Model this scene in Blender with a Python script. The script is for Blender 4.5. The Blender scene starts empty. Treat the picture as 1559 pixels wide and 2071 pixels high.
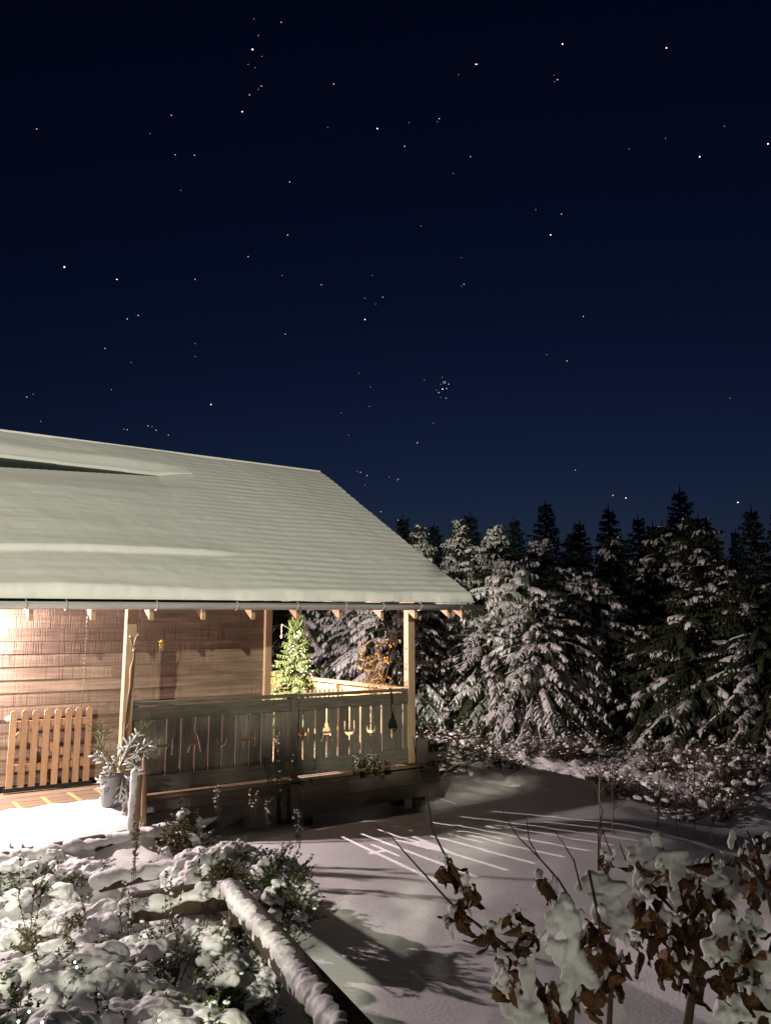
import bpy, bmesh, math, random
import numpy as np
from mathutils import Vector, Matrix, noise as mnoise

random.seed(7); np.random.seed(7)
sc = bpy.context.scene
col = sc.collection
rad = math.radians

# ------------------------------------------------------------------ camera
F_PX, PW, PH, PITCH, EYE = 1556.0, 1559.0, 2071.0, 8.7, 2.3
cam = bpy.data.cameras.new('camera'); camo = bpy.data.objects.new('camera', cam); col.objects.link(camo)
cam.sensor_fit = 'VERTICAL'; cam.sensor_height = 24.0; cam.lens = 24.0 * F_PX / PH
cam.clip_start = 0.05; cam.clip_end = 6000
camo.location = (0, 0, EYE); camo.rotation_euler = (rad(90 + PITCH), 0, 0)
sc.camera = camo

# ------------------------------------------------------------------ night sky, faint fill sun, exposure
w = bpy.data.worlds.new('World'); sc.world = w; w.use_nodes = True
nt = w.node_tree; bg = nt.nodes['Background']
sky = nt.nodes.new('ShaderNodeTexSky'); sky.sky_type = 'NISHITA'; sky.sun_disc = False
SUN_ELEV, SUN_ROT = -5.0, 8.0
sky.sun_elevation = rad(SUN_ELEV); sky.sun_rotation = rad(SUN_ROT)
nt.links.new(sky.outputs[0], bg.inputs[0]); bg.inputs[1].default_value = 0.62; sky.ozone_density = 3.0
sun = bpy.data.lights.new('fill_sun', 'SUN'); suno = bpy.data.objects.new('fill_sun', sun); col.objects.link(suno)
sun.energy = 0.012; sun.angle = rad(0.5); sun.color = (0.8, 0.88, 1.0)  # faint fill light added to lift the shadows, no moon in view
suno.rotation_euler = (rad(48), 0, rad(-35))
sc.view_settings.view_transform = 'Standard'; sc.view_settings.look = 'None'
sc.view_settings.exposure = 0.0; sc.view_settings.gamma = 1.0
try: sc.view_settings.use_curve_mapping = False
except Exception: pass
sc.cycles.use_denoising = True
sc.cycles.max_bounces = 6; sc.cycles.sample_clamp_indirect = 4.0
LAMP_FRONT, LAMP_GABLE, FLOOD = 1080.0, 1150.0, 20000.0

# ------------------------------------------------------------------ pixel helpers (directions only; distances come from planes)
_p = rad(PITCH)
FW = Vector((0, math.cos(_p), math.sin(_p))); UP = Vector((0, -math.sin(_p), math.cos(_p))); RT = Vector((1, 0, 0))
CAM = Vector((0, 0, EYE))
def ray(x, y): return FW + RT * ((x - PW / 2) / F_PX) + UP * ((PH / 2 - y) / F_PX)
def onz(x, y, z): d = ray(x, y); return CAM + d * ((z - EYE) / d.z)
def onp(x, y, P, n): d = ray(x, y); return CAM + d * ((P - CAM).dot(n) / d.dot(n))
def atY(x, y, Y): d = ray(x, y); return CAM + d * (Y / d.y)
YAW = 34.0
U = Vector((math.cos(rad(YAW)), math.sin(rad(YAW)), 0)); N = Vector((U.y, -U.x, 0))
DECK = 0.5
A = onz(285, 1607, DECK); A.z = 0
MC = Matrix.Translation(A) @ Matrix.Rotation(rad(YAW), 4, 'Z')
MCI = MC.inverted()
def L(P): return MCI @ P                       # world -> cabin frame (s along facade, w into the house, z)
def W_(s, w_, z): return MC @ Vector((s, w_, z))
def face_px(x, y, w_): return L(onp(x, y, A - N * w_, N))   # pixel on the facade-parallel plane w

# ------------------------------------------------------------------ mesh helpers
class MB:
    def __init__(self): self.v = []; self.f = []
    def add(self, vs, fs):
        o = len(self.v); self.v += [tuple(q) for q in vs]; self.f += [tuple(i + o for i in q) for q in fs]
    def box(self, a, b):
        x0, y0, z0 = a; x1, y1, z1 = b
        self.add([(x0,y0,z0),(x1,y0,z0),(x1,y1,z0),(x0,y1,z0),(x0,y0,z1),(x1,y0,z1),(x1,y1,z1),(x0,y1,z1)],
                 [(3,2,1,0),(4,5,6,7),(0,1,5,4),(1,2,6,5),(2,3,7,6),(3,0,4,7)])
    def tube(self, pts, rs, n=6, cap=True):
        pts = [Vector(q) for q in pts]
        if not hasattr(rs, '__len__'): rs = [rs] * len(pts)
        vs = []; fs = []; ref = Vector((0.13, 0.21, 0.97))
        for i, q in enumerate(pts):
            d = (pts[min(i+1, len(pts)-1)] - pts[max(i-1, 0)])
            d = d.normalized() if d.length > 1e-9 else Vector((0, 0, 1))
            if abs(d.dot(ref)) > 0.97: r0 = Vector((1, 0, 0))
            else: r0 = ref
            a = d.cross(r0).normalized(); b = d.cross(a)
            for k in range(n):
                t = 2 * math.pi * k / n
                vs.append(q + (a * math.cos(t) + b * math.sin(t)) * rs[i])
        for i in range(len(pts) - 1):
            for k in range(n):
                k2 = (k + 1) % n
                fs.append((i*n+k, i*n+k2, (i+1)*n+k2, (i+1)*n+k))
        if cap:
            fs.append(tuple(range(n))[::-1]); fs.append(tuple((len(pts)-1)*n + k for k in range(n)))
        self.add(vs, fs)
    def ball(self, c, r, sub=1):
        vs, fs = ICO[sub]
        if not hasattr(r, '__len__'): r = (r, r, r)
        self.add([(c[0]+q[0]*r[0], c[1]+q[1]*r[1], c[2]+q[2]*r[2]) for q in vs], fs)
    def prism(self, poly, y0, y1):          # polygon in x,z extruded along y
        n = len(poly)
        self.add([(x, y0, z) for x, z in poly] + [(x, y1, z) for x, z in poly],
                 [tuple(range(n)), tuple(range(n, 2*n))[::-1]] + [(i, n+i, n+(i+1) % n, (i+1) % n) for i in range(n)])
    def mesh(self, name, mat, smooth=False):
        m = bpy.data.meshes.new(name); m.from_pydata(self.v, [], self.f)
        bm = bmesh.new(); bm.from_mesh(m)
        ng = [q for q in bm.faces if len(q.verts) > 4]
        if ng: bmesh.ops.triangulate(bm, faces=ng)
        bm.to_mesh(m); bm.free()
        if mat: m.materials.append(mat)
        if smooth: m.polygons.foreach_set('use_smooth', [True] * len(m.polygons))
        m.update(); return m
    def build(self, name, mat, parent=None, smooth=False, kind=None):
        return link(name, self.mesh(name, mat, smooth), parent, kind)
ICO = {}
for s_ in (1, 2, 3):
    bm = bmesh.new(); bmesh.ops.create_icosphere(bm, subdivisions=s_, radius=1.0)
    bm.verts.ensure_lookup_table()
    ICO[s_] = ([tuple(v.co) for v in bm.verts], [tuple(v.index for v in q.verts) for q in bm.faces]); bm.free()
def link(name, mesh, parent=None, kind=None):
    o = bpy.data.objects.new(name, mesh); col.objects.link(o)
    if parent: o.parent = parent
    if kind: o['kind'] = kind
    return o
def tag(o, label, cat, group=None):
    o['label'] = label; o['category'] = cat
    if group: o['group'] = group
    return o
def thing(name, loc, rz, label, cat, group=None):
    o = bpy.data.objects.new(name, None); col.objects.link(o)
    o.location = loc; o.rotation_euler = (0, 0, rz); o.empty_display_size = 0.1
    return tag(o, label, cat, group)
def copy_tree(o, parent=None):
    c = o.copy(); col.objects.link(c); c.parent = parent
    for ch in o.children: copy_tree(ch, c)
    return c
def fbm(x, y, z=0.0, oct_=4): return mnoise.fractal(Vector((x, y, z)), 1.0, 2.0, oct_)
def sstep(a, b, x):
    t = min(1, max(0, (x - a) / (b - a))); return t * t * (3 - 2 * t)
def lerp(x, xs, ys): return float(np.interp(x, xs, ys))
def bbox_local(c): return c

def blob_mesh(balls, name, mat, voxel=0.012, amp=0.006, freq=14, smooth_it=2, squash=None):
    """smooth union of ellipsoids (centre, radii) -> one mesh"""
    mb = MB()
    for c, r in balls: mb.ball(c, r, 2)
    m = bpy.data.meshes.new('tmp'); m.from_pydata(mb.v, [], mb.f)
    o = bpy.data.objects.new('tmp', m); col.objects.link(o)
    md = o.modifiers.new('r', 'REMESH'); md.mode = 'VOXEL'; md.voxel_size = voxel
    sm = o.modifiers.new('s', 'SMOOTH'); sm.iterations = smooth_it; sm.factor = 0.5
    dg = bpy.context.evaluated_depsgraph_get()
    me = bpy.data.meshes.new_from_object(o.evaluated_get(dg)); me.name = name
    bpy.data.objects.remove(o); bpy.data.meshes.remove(m)
    n = len(me.vertices); co = np.empty(n*3); me.vertices.foreach_get('co', co); co = co.reshape(-1, 3)
    no = np.empty(n*3); me.vertices.foreach_get('normal', no); no = no.reshape(-1, 3)
    d = np.array([mnoise.noise(Vector(q) * freq) + 0.5 * mnoise.noise(Vector(q) * freq * 2.3) for q in co])
    co += no * (d * amp)[:, None]
    me.vertices.foreach_set('co', co.ravel()); me.materials.clear(); me.materials.append(mat)
    me.polygons.foreach_set('use_smooth', [True] * len(me.polygons)); me.update()
    return me

# ------------------------------------------------------------------ materials
def mat(name, base, rough=0.7, noise=None, bump=None, spec=0.3, vary=0.0, metallic=0.0, emit=None, strength=0.0, sss=0.0, trans=0.0):
    """noise: (scale vec, colour2, contrast) on object coords; bump: (scale vec, strength, dist); vary: per-object value jitter"""
    m = bpy.data.materials.new(name); m.use_nodes = True
    n = m.node_tree.nodes; l = m.node_tree.links; b = n['Principled BSDF']
    b.inputs['Base Color'].default_value = (*base, 1); b.inputs['Roughness'].default_value = rough
    b.inputs['Specular IOR Level'].default_value = spec; b.inputs['Metallic'].default_value = metallic
    tc = n.new('ShaderNodeTexCoord'); colour = None
    oi = n.new('ShaderNodeObjectInfo')
    def noise_tex(scale, detail=4.0):
        mp = n.new('ShaderNodeMapping'); mp.inputs['Scale'].default_value = scale
        ad = n.new('ShaderNodeVectorMath'); ad.operation = 'ADD'
        sc_ = n.new('ShaderNodeVectorMath'); sc_.operation = 'SCALE'; sc_.inputs['Scale'].default_value = 17.0
        cb = n.new('ShaderNodeCombineXYZ')
        for k in range(3): l.new(oi.outputs['Random'], cb.inputs[k])
        l.new(cb.outputs[0], sc_.inputs[0]); l.new(tc.outputs['Object'], mp.inputs[0])
        l.new(mp.outputs[0], ad.inputs[0]); l.new(sc_.outputs[0], ad.inputs[1])
        t = n.new('ShaderNodeTexNoise'); t.inputs['Scale'].default_value = 1.0; t.inputs['Detail'].default_value = detail
        l.new(ad.outputs[0], t.inputs['Vector']); return t
    if noise:
        t = noise_tex(noise[0]); r = n.new('ShaderNodeValToRGB')
        c = noise[2]; r.color_ramp.elements[0].position = 0.5 - c; r.color_ramp.elements[1].position = 0.5 + c
        r.color_ramp.elements[0].color = (*base, 1); r.color_ramp.elements[1].color = (*noise[1], 1)
        l.new(t.outputs['Fac'], r.inputs[0]); colour = r.outputs[0]
    if vary:
        hv = n.new('ShaderNodeHueSaturation')
        mr = n.new('ShaderNodeMapRange'); mr.inputs['To Min'].default_value = 1 - vary; mr.inputs['To Max'].default_value = 1 + vary
        l.new(oi.outputs['Random'], mr.inputs[0]); l.new(mr.outputs[0], hv.inputs['Value'])
        if colour: l.new(colour, hv.inputs['Color'])
        else: hv.inputs['Color'].default_value = (*base, 1)
        colour = hv.outputs[0]
    if colour: l.new(colour, b.inputs['Base Color'])
    if bump:
        t = noise_tex(bump[0], 5.0); bp = n.new('ShaderNodeBump')
        bp.inputs['Strength'].default_value = bump[1]; bp.inputs['Distance'].default_value = bump[2]
        l.new(t.outputs['Fac'], bp.inputs['Height']); l.new(bp.outputs[0], b.inputs['Normal'])
    if sss:
        b.inputs['Subsurface Weight'].default_value = sss; b.inputs['Subsurface Radius'].default_value = (0.02, 0.02, 0.022)
    if emit:
        b.inputs['Emission Color'].default_value = (*emit, 1); b.inputs['Emission Strength'].default_value = strength
    if trans: b.inputs['Transmission Weight'].default_value = trans
    return m
M = {}
M['snow'] = mat('snow', (0.80, 0.81, 0.82), 0.55, ((3, 3, 3), (0.86, 0.87, 0.88), 0.25), ((38, 38, 38), 0.2, 0.02), spec=0.35)
M['snow_fine'] = mat('snow_fine', (0.82, 0.83, 0.83), 0.6, bump=((60, 60, 60), 0.3, 0.01), spec=0.3)
M['roof_snow'] = mat('roof_snow', (0.82, 0.83, 0.82), 0.6, bump=((25, 60, 60), 0.18, 0.012), spec=0.25)
M['post'] = mat('pale_timber', (0.42, 0.30, 0.19), 0.7, ((60, 60, 3), (0.30, 0.20, 0.12), 0.25), ((80, 80, 4), 0.3, 0.004), vary=0.12)
M['rafter'] = mat('rafter_timber', (0.48, 0.32, 0.18), 0.7, ((3, 60, 60), (0.36, 0.22, 0.12), 0.25), vary=0.12)
M['rail'] = mat('weathered_rail', (0.16, 0.145, 0.115), 0.8, ((4, 30, 45), (0.085, 0.075, 0.06), 0.22), ((5, 60, 90), 0.5, 0.004), vary=0.2)
M['slat'] = mat('weathered_slat', (0.17, 0.155, 0.125), 0.8, ((40, 30, 4), (0.09, 0.08, 0.065), 0.25), ((90, 60, 5), 0.5, 0.004), vary=0.22)
M['yellow'] = mat('new_pine', (0.52, 0.37, 0.19), 0.65, ((50, 3, 50), (0.42, 0.28, 0.13), 0.25), vary=0.1)
M['picket'] = mat('picket_pine', (0.44, 0.29, 0.18), 0.65, ((60, 40, 4), (0.33, 0.19, 0.105), 0.25), ((80, 50, 5), 0.3, 0.003), vary=0.15)
M['deck'] = mat('deck_board', (0.20, 0.145, 0.095), 0.75, ((3, 45, 30), (0.115, 0.08, 0.05), 0.25), ((4, 90, 60), 0.5, 0.004), vary=0.2)
M['trough'] = mat('trough_board', (0.15, 0.125, 0.10), 0.8, ((4, 30, 45), (0.09, 0.075, 0.06), 0.25), ((5, 60, 90), 0.5, 0.004), vary=0.15)
M['metal'] = mat('zinc', (0.50, 0.50, 0.48), 0.42, ((2, 30, 30), (0.38, 0.39, 0.38), 0.2), metallic=0.15, spec=0.5)
M['green_roof'] = mat('green_roof_sheet', (0.02, 0.035, 0.025), 0.5, spec=0.4)
M['strip'] = mat('antislip_strip', (0.50, 0.29, 0.12), 0.8, ((60, 60, 60), (0.38, 0.21, 0.08), 0.2))
M['black'] = mat('black_iron', (0.012, 0.012, 0.012), 0.5)
M['grey_pot'] = mat('grey_bucket', (0.34, 0.35, 0.35), 0.5, ((12, 12, 12), (0.26, 0.27, 0.27), 0.25), metallic=0.2)
M['terracotta'] = mat('terracotta', (0.20, 0.09, 0.05), 0.8)
M['bark'] = mat('bark', (0.075, 0.052, 0.038), 0.9, ((50, 50, 8), (0.035, 0.025, 0.018), 0.25), ((60, 60, 10), 0.8, 0.01))
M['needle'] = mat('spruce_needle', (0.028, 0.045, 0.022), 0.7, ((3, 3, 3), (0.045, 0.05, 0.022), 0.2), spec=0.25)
M['needle_unlit'] = mat('unlit_needle', (0.018, 0.026, 0.017), 0.8, spec=0.15)  # darker needle copy for the unlit back trees, shade put into the colour
M['needle_fresh'] = mat('fresh_needle', (0.065, 0.105, 0.028), 0.6, ((9, 9, 9), (0.10, 0.13, 0.04), 0.2), spec=0.3)
M['leaf_green'] = mat('evergreen_leaf', (0.035, 0.07, 0.016), 0.45, ((14, 14, 14), (0.08, 0.10, 0.02), 0.2), spec=0.4)
M['leaf_pale'] = mat('yellowish_leaf', (0.13, 0.14, 0.04), 0.6, ((14, 14, 14), (0.17, 0.13, 0.05), 0.2))
M['leaf_brown'] = mat('dead_leaf', (0.17, 0.082, 0.03), 0.5, ((2.5, 2.5, 3), (0.05, 0.022, 0.012), 0.25), ((9, 9, 4), 0.6, 0.05), vary=0.5)
M['leaf_ochre'] = mat('ochre_leaf', (0.29, 0.15, 0.045), 0.5, ((2.5, 2.5, 3), (0.09, 0.042, 0.018), 0.25), ((9, 9, 4), 0.6, 0.05), vary=0.45)
M['twig'] = mat('bare_twig', (0.11, 0.075, 0.052), 0.8, ((30, 30, 30), (0.06, 0.04, 0.03), 0.25))
M['twig_pale'] = mat('pale_twig', (0.22, 0.15, 0.10), 0.8)
M['berry'] = mat('orange_berry', (0.75, 0.38, 0.06), 0.3, spec=0.5)
M['gold'] = mat('gold_straw', (0.75, 0.52, 0.12), 0.35, metallic=0.4)
M['glint'] = mat('clear_bead', (0.8, 0.8, 0.8), 0.1, spec=0.8)
M['white'] = mat('white_enamel', (0.8, 0.8, 0.8), 0.3, spec=0.5)
M['grass'] = mat('dry_grass', (0.17, 0.12, 0.065), 0.8, ((8, 8, 8), (0.09, 0.065, 0.035), 0.2))
M['bulb_warm'] = mat('warm_bulb', (0.9, 0.85, 0.7), 0.4, emit=(1.0, 0.80, 0.42), strength=22.0)
M['bulb_cold'] = mat('cold_bulb', (0.9, 0.9, 0.9), 0.4, emit=(0.86, 0.93, 1.0), strength=22.0)
M['lamp_glass'] = mat('lamp_bulb', (0.9, 0.85, 0.8), 0.4, emit=(1.0, 0.75, 0.55), strength=6.0)
M['star'] = mat('starlight', (0, 0, 0), 1.0, emit=(0.92, 0.95, 1.0), strength=1.0)
for k in ('bulb_warm', 'star', 'lamp_glass'):
    M[k].cycles.emission_sampling = 'NONE'
M['soil'] = mat('dark_soil', (0.02, 0.016, 0.012), 0.95)

def add_glints(m, scale):
    n = m.node_tree.nodes; l = m.node_tree.links; b = n['Principled BSDF']; out = n['Material Output']
    tc = n.new('ShaderNodeTexCoord'); vo = n.new('ShaderNodeTexVoronoi'); vo.inputs['Scale'].default_value = scale; l.new(tc.outputs['Object'], vo.inputs['Vector'])
    sx = n.new('ShaderNodeSeparateColor'); l.new(vo.outputs['Color'], sx.inputs[0])
    gt = n.new('ShaderNodeMath'); gt.operation = 'GREATER_THAN'; gt.inputs[1].default_value = 0.975; l.new(sx.outputs[0], gt.inputs[0])
    sb = n.new('ShaderNodeVectorMath'); sb.operation = 'SUBTRACT'; sb.inputs[1].default_value = (.5, .5, .5)
    cb = n.new('ShaderNodeCombineXYZ'); l.new(sx.outputs[1], cb.inputs[0]); l.new(sx.outputs[2], cb.inputs[1]); cb.inputs[2].default_value = .5
    l.new(cb.outputs[0], sb.inputs[0]); sc_ = n.new('ShaderNodeVectorMath'); sc_.operation = 'SCALE'; sc_.inputs['Scale'].default_value = 1.7; l.new(sb.outputs[0], sc_.inputs[0])
    ge = n.new('ShaderNodeNewGeometry'); ad = n.new('ShaderNodeVectorMath'); l.new(ge.outputs['Normal'], ad.inputs[0]); l.new(sc_.outputs[0], ad.inputs[1])
    nm = n.new('ShaderNodeVectorMath'); nm.operation = 'NORMALIZE'; l.new(ad.outputs[0], nm.inputs[0])
    gl = n.new('ShaderNodeBsdfGlossy'); gl.inputs['Roughness'].default_value = .22; gl.inputs['Color'].default_value = (.9, .9, .95, 1); l.new(nm.outputs[0], gl.inputs['Normal'])
    mc = n.new('ShaderNodeMix'); mc.data_type = 'RGBA'; mc.inputs[6].default_value = (0, 0, 0, 1); mc.inputs[7].default_value = (.55, .55, .6, 1); l.new(gt.outputs[0], mc.inputs['Factor']); l.new(mc.outputs[2], gl.inputs['Color'])
    ad2 = n.new('ShaderNodeAddShader'); l.new(b.outputs[0], ad2.inputs[0]); l.new(gl.outputs[0], ad2.inputs[1]); l.new(ad2.outputs[0], out.inputs['Surface'])
add_glints(M['snow'], 170)
def cladding_material():
    m = bpy.data.materials.new('sawn_cladding'); m.use_nodes = True
    n = m.node_tree.nodes; l = m.node_tree.links; b = n['Principled BSDF']; b.inputs['Roughness'].default_value = 0.8
    b.inputs['Specular IOR Level'].default_value = 0.2
    tc = n.new('ShaderNodeTexCoord'); oi = n.new('ShaderNodeObjectInfo')
    cb = n.new('ShaderNodeCombineXYZ')
    for k in range(3): l.new(oi.outputs['Random'], cb.inputs[k])
    sc_ = n.new('ShaderNodeVectorMath'); sc_.operation = 'SCALE'; sc_.inputs['Scale'].default_value = 23.0; l.new(cb.outputs[0], sc_.inputs[0])
    ad = n.new('ShaderNodeVectorMath'); l.new(tc.outputs['Object'], ad.inputs[0]); l.new(sc_.outputs[0], ad.inputs[1])
    def nz(scale, det):
        mp = n.new('ShaderNodeMapping'); mp.inputs['Scale'].default_value = scale; l.new(ad.outputs[0], mp.inputs[0])
        t = n.new('ShaderNodeTexNoise'); t.inputs['Scale'].default_value = 1; t.inputs['Detail'].default_value = det; l.new(mp.outputs[0], t.inputs['Vector']); return t
    grain = nz((2.2, 20, 40), 5); saw = nz((75, 1, 1.2), 2); patch = nz((1.6, 1, 3), 3); mask = nz((0.7, 0.1, 2), 1)
    r = n.new('ShaderNodeValToRGB'); r.color_ramp.elements[0].position = 0.3; r.color_ramp.elements[1].position = 0.72
    r.color_ramp.elements[0].color = (0.17, 0.128, 0.100, 1); r.color_ramp.elements[1].color = (0.30, 0.232, 0.180, 1); l.new(grain.outputs['Fac'], r.inputs[0])
    # saw marks: thin dark vertical lines on part of the boards
    r2 = n.new('ShaderNodeValToRGB'); r2.color_ramp.elements[0].position = 0.36; r2.color_ramp.elements[1].position = 0.46
    r2.color_ramp.elements[0].color = (0.60, 0.57, 0.55, 1); r2.color_ramp.elements[1].color = (1, 1, 1, 1); l.new(saw.outputs['Fac'], r2.inputs[0])
    r3 = n.new('ShaderNodeValToRGB'); r3.color_ramp.elements[0].position = 0.46; r3.color_ramp.elements[1].position = 0.60; l.new(mask.outputs['Fac'], r3.inputs[0])
    mx = n.new('ShaderNodeMix'); mx.data_type = 'RGBA'; mx.blend_type = 'MULTIPLY'
    l.new(r3.outputs[0], mx.inputs['Factor']); l.new(r.outputs[0], mx.inputs[6]); l.new(r2.outputs[0], mx.inputs[7])
    r4 = n.new('ShaderNodeValToRGB'); r4.color_ramp.elements[0].position = 0.3; r4.color_ramp.elements[1].position = 0.7
    r4.color_ramp.elements[0].color = (0.66, 0.62, 0.62, 1); r4.color_ramp.elements[1].color = (1.08, 1.05, 1.0, 1); l.new(patch.outputs['Fac'], r4.inputs[0])
    mx2 = n.new('ShaderNodeMix'); mx2.data_type = 'RGBA'; mx2.blend_type = 'MULTIPLY'; mx2.inputs['Factor'].default_value = 1
    l.new(mx.outputs[2], mx2.inputs[6]); l.new(r4.outputs[0], mx2.inputs[7])
    hv = n.new('ShaderNodeHueSaturation'); mr = n.new('ShaderNodeMapRange'); mr.inputs['To Min'].default_value = 0.82; mr.inputs['To Max'].default_value = 1.14
    l.new(oi.outputs['Random'], mr.inputs[0]); l.new(mr.outputs[0], hv.inputs['Value']); l.new(mx2.outputs[2], hv.inputs['Color'])
    l.new(hv.outputs[0], b.inputs['Base Color'])
    bp = n.new('ShaderNodeBump'); bp.inputs['Strength'].default_value = 0.5; bp.inputs['Distance'].default_value = 0.006
    l.new(r2.outputs[0], bp.inputs['Height']); l.new(bp.outputs[0], b.inputs['Normal'])
    return m
M['clad'] = cladding_material()

# ------------------------------------------------------------------ snow ground
def pile(s, t):
    """snow heaped against the open front of the veranda"""
    m = sstep(0.12, -0.35, s)
    h = lerp(t, [-0.25, -0.02, 0.12, 0.5, 1.0, 1.7, 2.3], [0, 0.30, 0.53, 0.56, 0.46, 0.26, 0])
    return h * m
def ground(x, y):
    z = 0.025 * fbm(x * 0.8, y * 0.8) + 0.008 * fbm(x * 4, y * 4, 3)
    if -12 < x < 16 and -130 < y < 40:
        # terrace the photographer stands on, and the planted bank left of the yard
        edge = -0.15 * y - 0.12 + 0.10 * fbm(y * 0.7, 1.3, 5)
        m = sstep(0.0, 0.45, edge - x)
        hb = lerp(y, [-2, 0, 2.2, 3.2, 4.2, 5.2, 6.2, 7.0, 7.8], [0.66, 0.66, 0.55, 0.38, 0.27, 0.20, 0.14, 0.08, 0.0])
        zb = m * (hb + 0.05 * fbm(x * 2.2, y * 2.2, 8) + 0.02 * fbm(x * 7, y * 7, 2))
        zt = 0.66 * sstep(3.2, 1.4, y)
        z += max(zb, zt)
        q = L(Vector((x, y, 0))); s, t = q.x, -q.y
        p = pile(s, t)
        if p > 0.01: p += 0.02 * fbm(x * 6, y * 6, 4) * sstep(0, .3, p) + 0.012 * fbm(x * 17, y * 17, 9) * sstep(0, .3, p)
        z = max(z, p)
        # rough snowed-over heather towards the trees
        k = sstep(11.2, 13.5, y + 0.25 * x) * sstep(-1.5, 1.0, x)
        z += k * (0.10 + 0.16 * fbm(x * 0.9, y * 0.9, 12) + 0.13 * abs(fbm(x * 2.3, y * 2.3, 15)) + 0.07 * abs(fbm(x * 6.1, y * 6.1, 15)))
        # shallow bank falling away right of the yard
        z -= 0.30 * sstep(2.6, 4.6, x - 0.1 * (y - 9)) * sstep(6.0, 8.0, y) * (1 - k)
        # hollow under the deck
        if -0.2 < s and -4 < t < 0.6: z -= 0.08
    if y > 24: z += 0.03 * (y - 24) if y < 60 else 1.08
    return z
def axis(parts):
    out = []
    for a, b, st in parts: out += list(np.arange(a, b, st))
    return np.array(out + [parts[-1][1]])
gx = axis([(-600, -60, 60), (-60, -12, 6), (-12, -5.5, 0.5), (-5.5, 5.5, 0.055), (5.5, 16, 0.35), (16, 60, 6), (60, 600, 60)])
gy = axis([(-120, -4, 8), (-4, 2, 0.3), (2, 13, 0.055), (13, 24, 0.16), (24, 60, 3), (60, 900, 60)])
gv = [(x, y, ground(x, y)) for y in gy for x in gx]
nx = len(gx)
gf = [(j*nx+i, j*nx+i+1, (j+1)*nx+i+1, (j+1)*nx+i) for j in range(len(gy)-1) for i in range(nx-1)]
gm = bpy.data.meshes.new('snow_ground'); gm.from_pydata(gv, [], gf); gm.materials.append(M['snow'])
gm.polygons.foreach_set('use_smooth', [True] * len(gm.polygons)); gm.update()
link('snow_ground', gm, None, 'structure')

# ------------------------------------------------------------------ stars (far beyond everything)
STARS = [(514,38,.4),(569,45,.9),(523,72,.6),(511,100,2.2),(530,114,.4),(502,130,.5),(516,137,.5),(529,174,1.0),(523,181,.6),(505,192,.9),(490,226,1.5),
 (675,170,1.0),(347,233,.8),(75,261,.9),(304,270,.6),(355,313,.8),(394,314,.9),(663,258,.4),(763,260,1.6),(366,385,.7),(586,368,1.1),
 (1137,89,1.5),(1347,97,1.4),(962,130,1.3),(965,130,.9),(927,151,.4),(1127,161,1.2),(1121,165,.5),(1120,152,.4),(888,240,1.0),(884,246,.6),(827,248,.6),
 (818,296,1.2),(951,317,.8),(916,351,.7),(1414,317,1.9),(1552,291,1.7),(1464,255,.6),(1345,280,.6),(1272,301,.4),(1083,424,.7),(1135,433,1.0),(851,457,.7),
 (582,475,1.2),(502,519,.9),(131,540,2.3),(237,565,1.3),(395,565,.8),(571,557,.7),(650,576,.8),(753,557,.6),(738,603,.6),(774,601,.9),(760,615,.5),(738,646,1.5),
 (280,638,1.1),(258,645,1.1),(577,676,.8),(213,705,.8),(395,695,.6),(395,721,.6),(266,733,.7),(226,788,.7),(427,818,1.4),(55,803,.8),(68,797,.7),(83,852,.7),
 (251,868,.7),(258,869,.8),(300,861,.8),(308,863,.6),(316,870,.9),(341,880,.8),(726,755,.5),(749,783,.6),(747,822,.5),(690,835,.6),(705,880,.6),
 (1113,475,1.4),(933,521,.4),(938,575,.9),(933,579,.6),(1179,640,1.0),(1105,717,.6),(1146,730,1.1),(1475,805,.7),(858,768,.7),
 (894,763,.6),(896,773,.9),(900,772,.9),(907,777,1.1),(899,775,.9),(895,787,1.4),(903,786,1.1),(887,794,1.2),(882,789,.5),(891,804,.5),(902,805,.8),(891,777,.5),
 (876,856,.7),(844,895,.9),(843,897,.7),(722,953,.7),(729,955,.8),(742,962,.9),(787,965,.6),(805,969,.8),(803,972,.6),(738,981,.5),(770,1035,.8),(1163,951,.8),
 (1239,1002,1.2),(1265,1007,1.3),(1491,1016,1.6),(867,1080,1.0),(805,1052,.8)]
DST = 3000.0
buckets = {}
for x, y, b in STARS: buckets.setdefault(1 if b > 1.25 else (2 if b > 0.75 else 3), []).append((x, y, b))
for k, lst in buckets.items():
    mb = MB()
    for x, y, b in lst:
        d = ray(x, y).normalized(); mb.ball(CAM + d * DST, DST / F_PX * (0.46 + 0.40 * b), 1)
    m = M['star'].copy(); m.name = 'starlight'; m.cycles.emission_sampling = 'NONE'
    bs = m.node_tree.nodes['Principled BSDF']; bs.inputs['Emission Strength'].default_value = {1: 2.8, 2: 1.15, 3: 0.5}[k]
    bs.inputs['Specular IOR Level'].default_value = 0
    o = mb.build('stars', m, None, True, 'stuff')
    tag(o, {1: 'brightest white stars scattered over the night sky', 2: 'medium bright stars of the night sky and the tight star cluster',
            3: 'faintest pinprick stars in the dark sky'}[k], 'stars')

# ------------------------------------------------------------------ cabin
cabin = thing('cabin', A, rad(YAW), 'low wooden cabin with snow-covered gable roof and open corner veranda', 'cabin')
WALL_W, S_L, S_C, S_R = 1.0, -6.0, 1.96, 3.66
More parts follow.
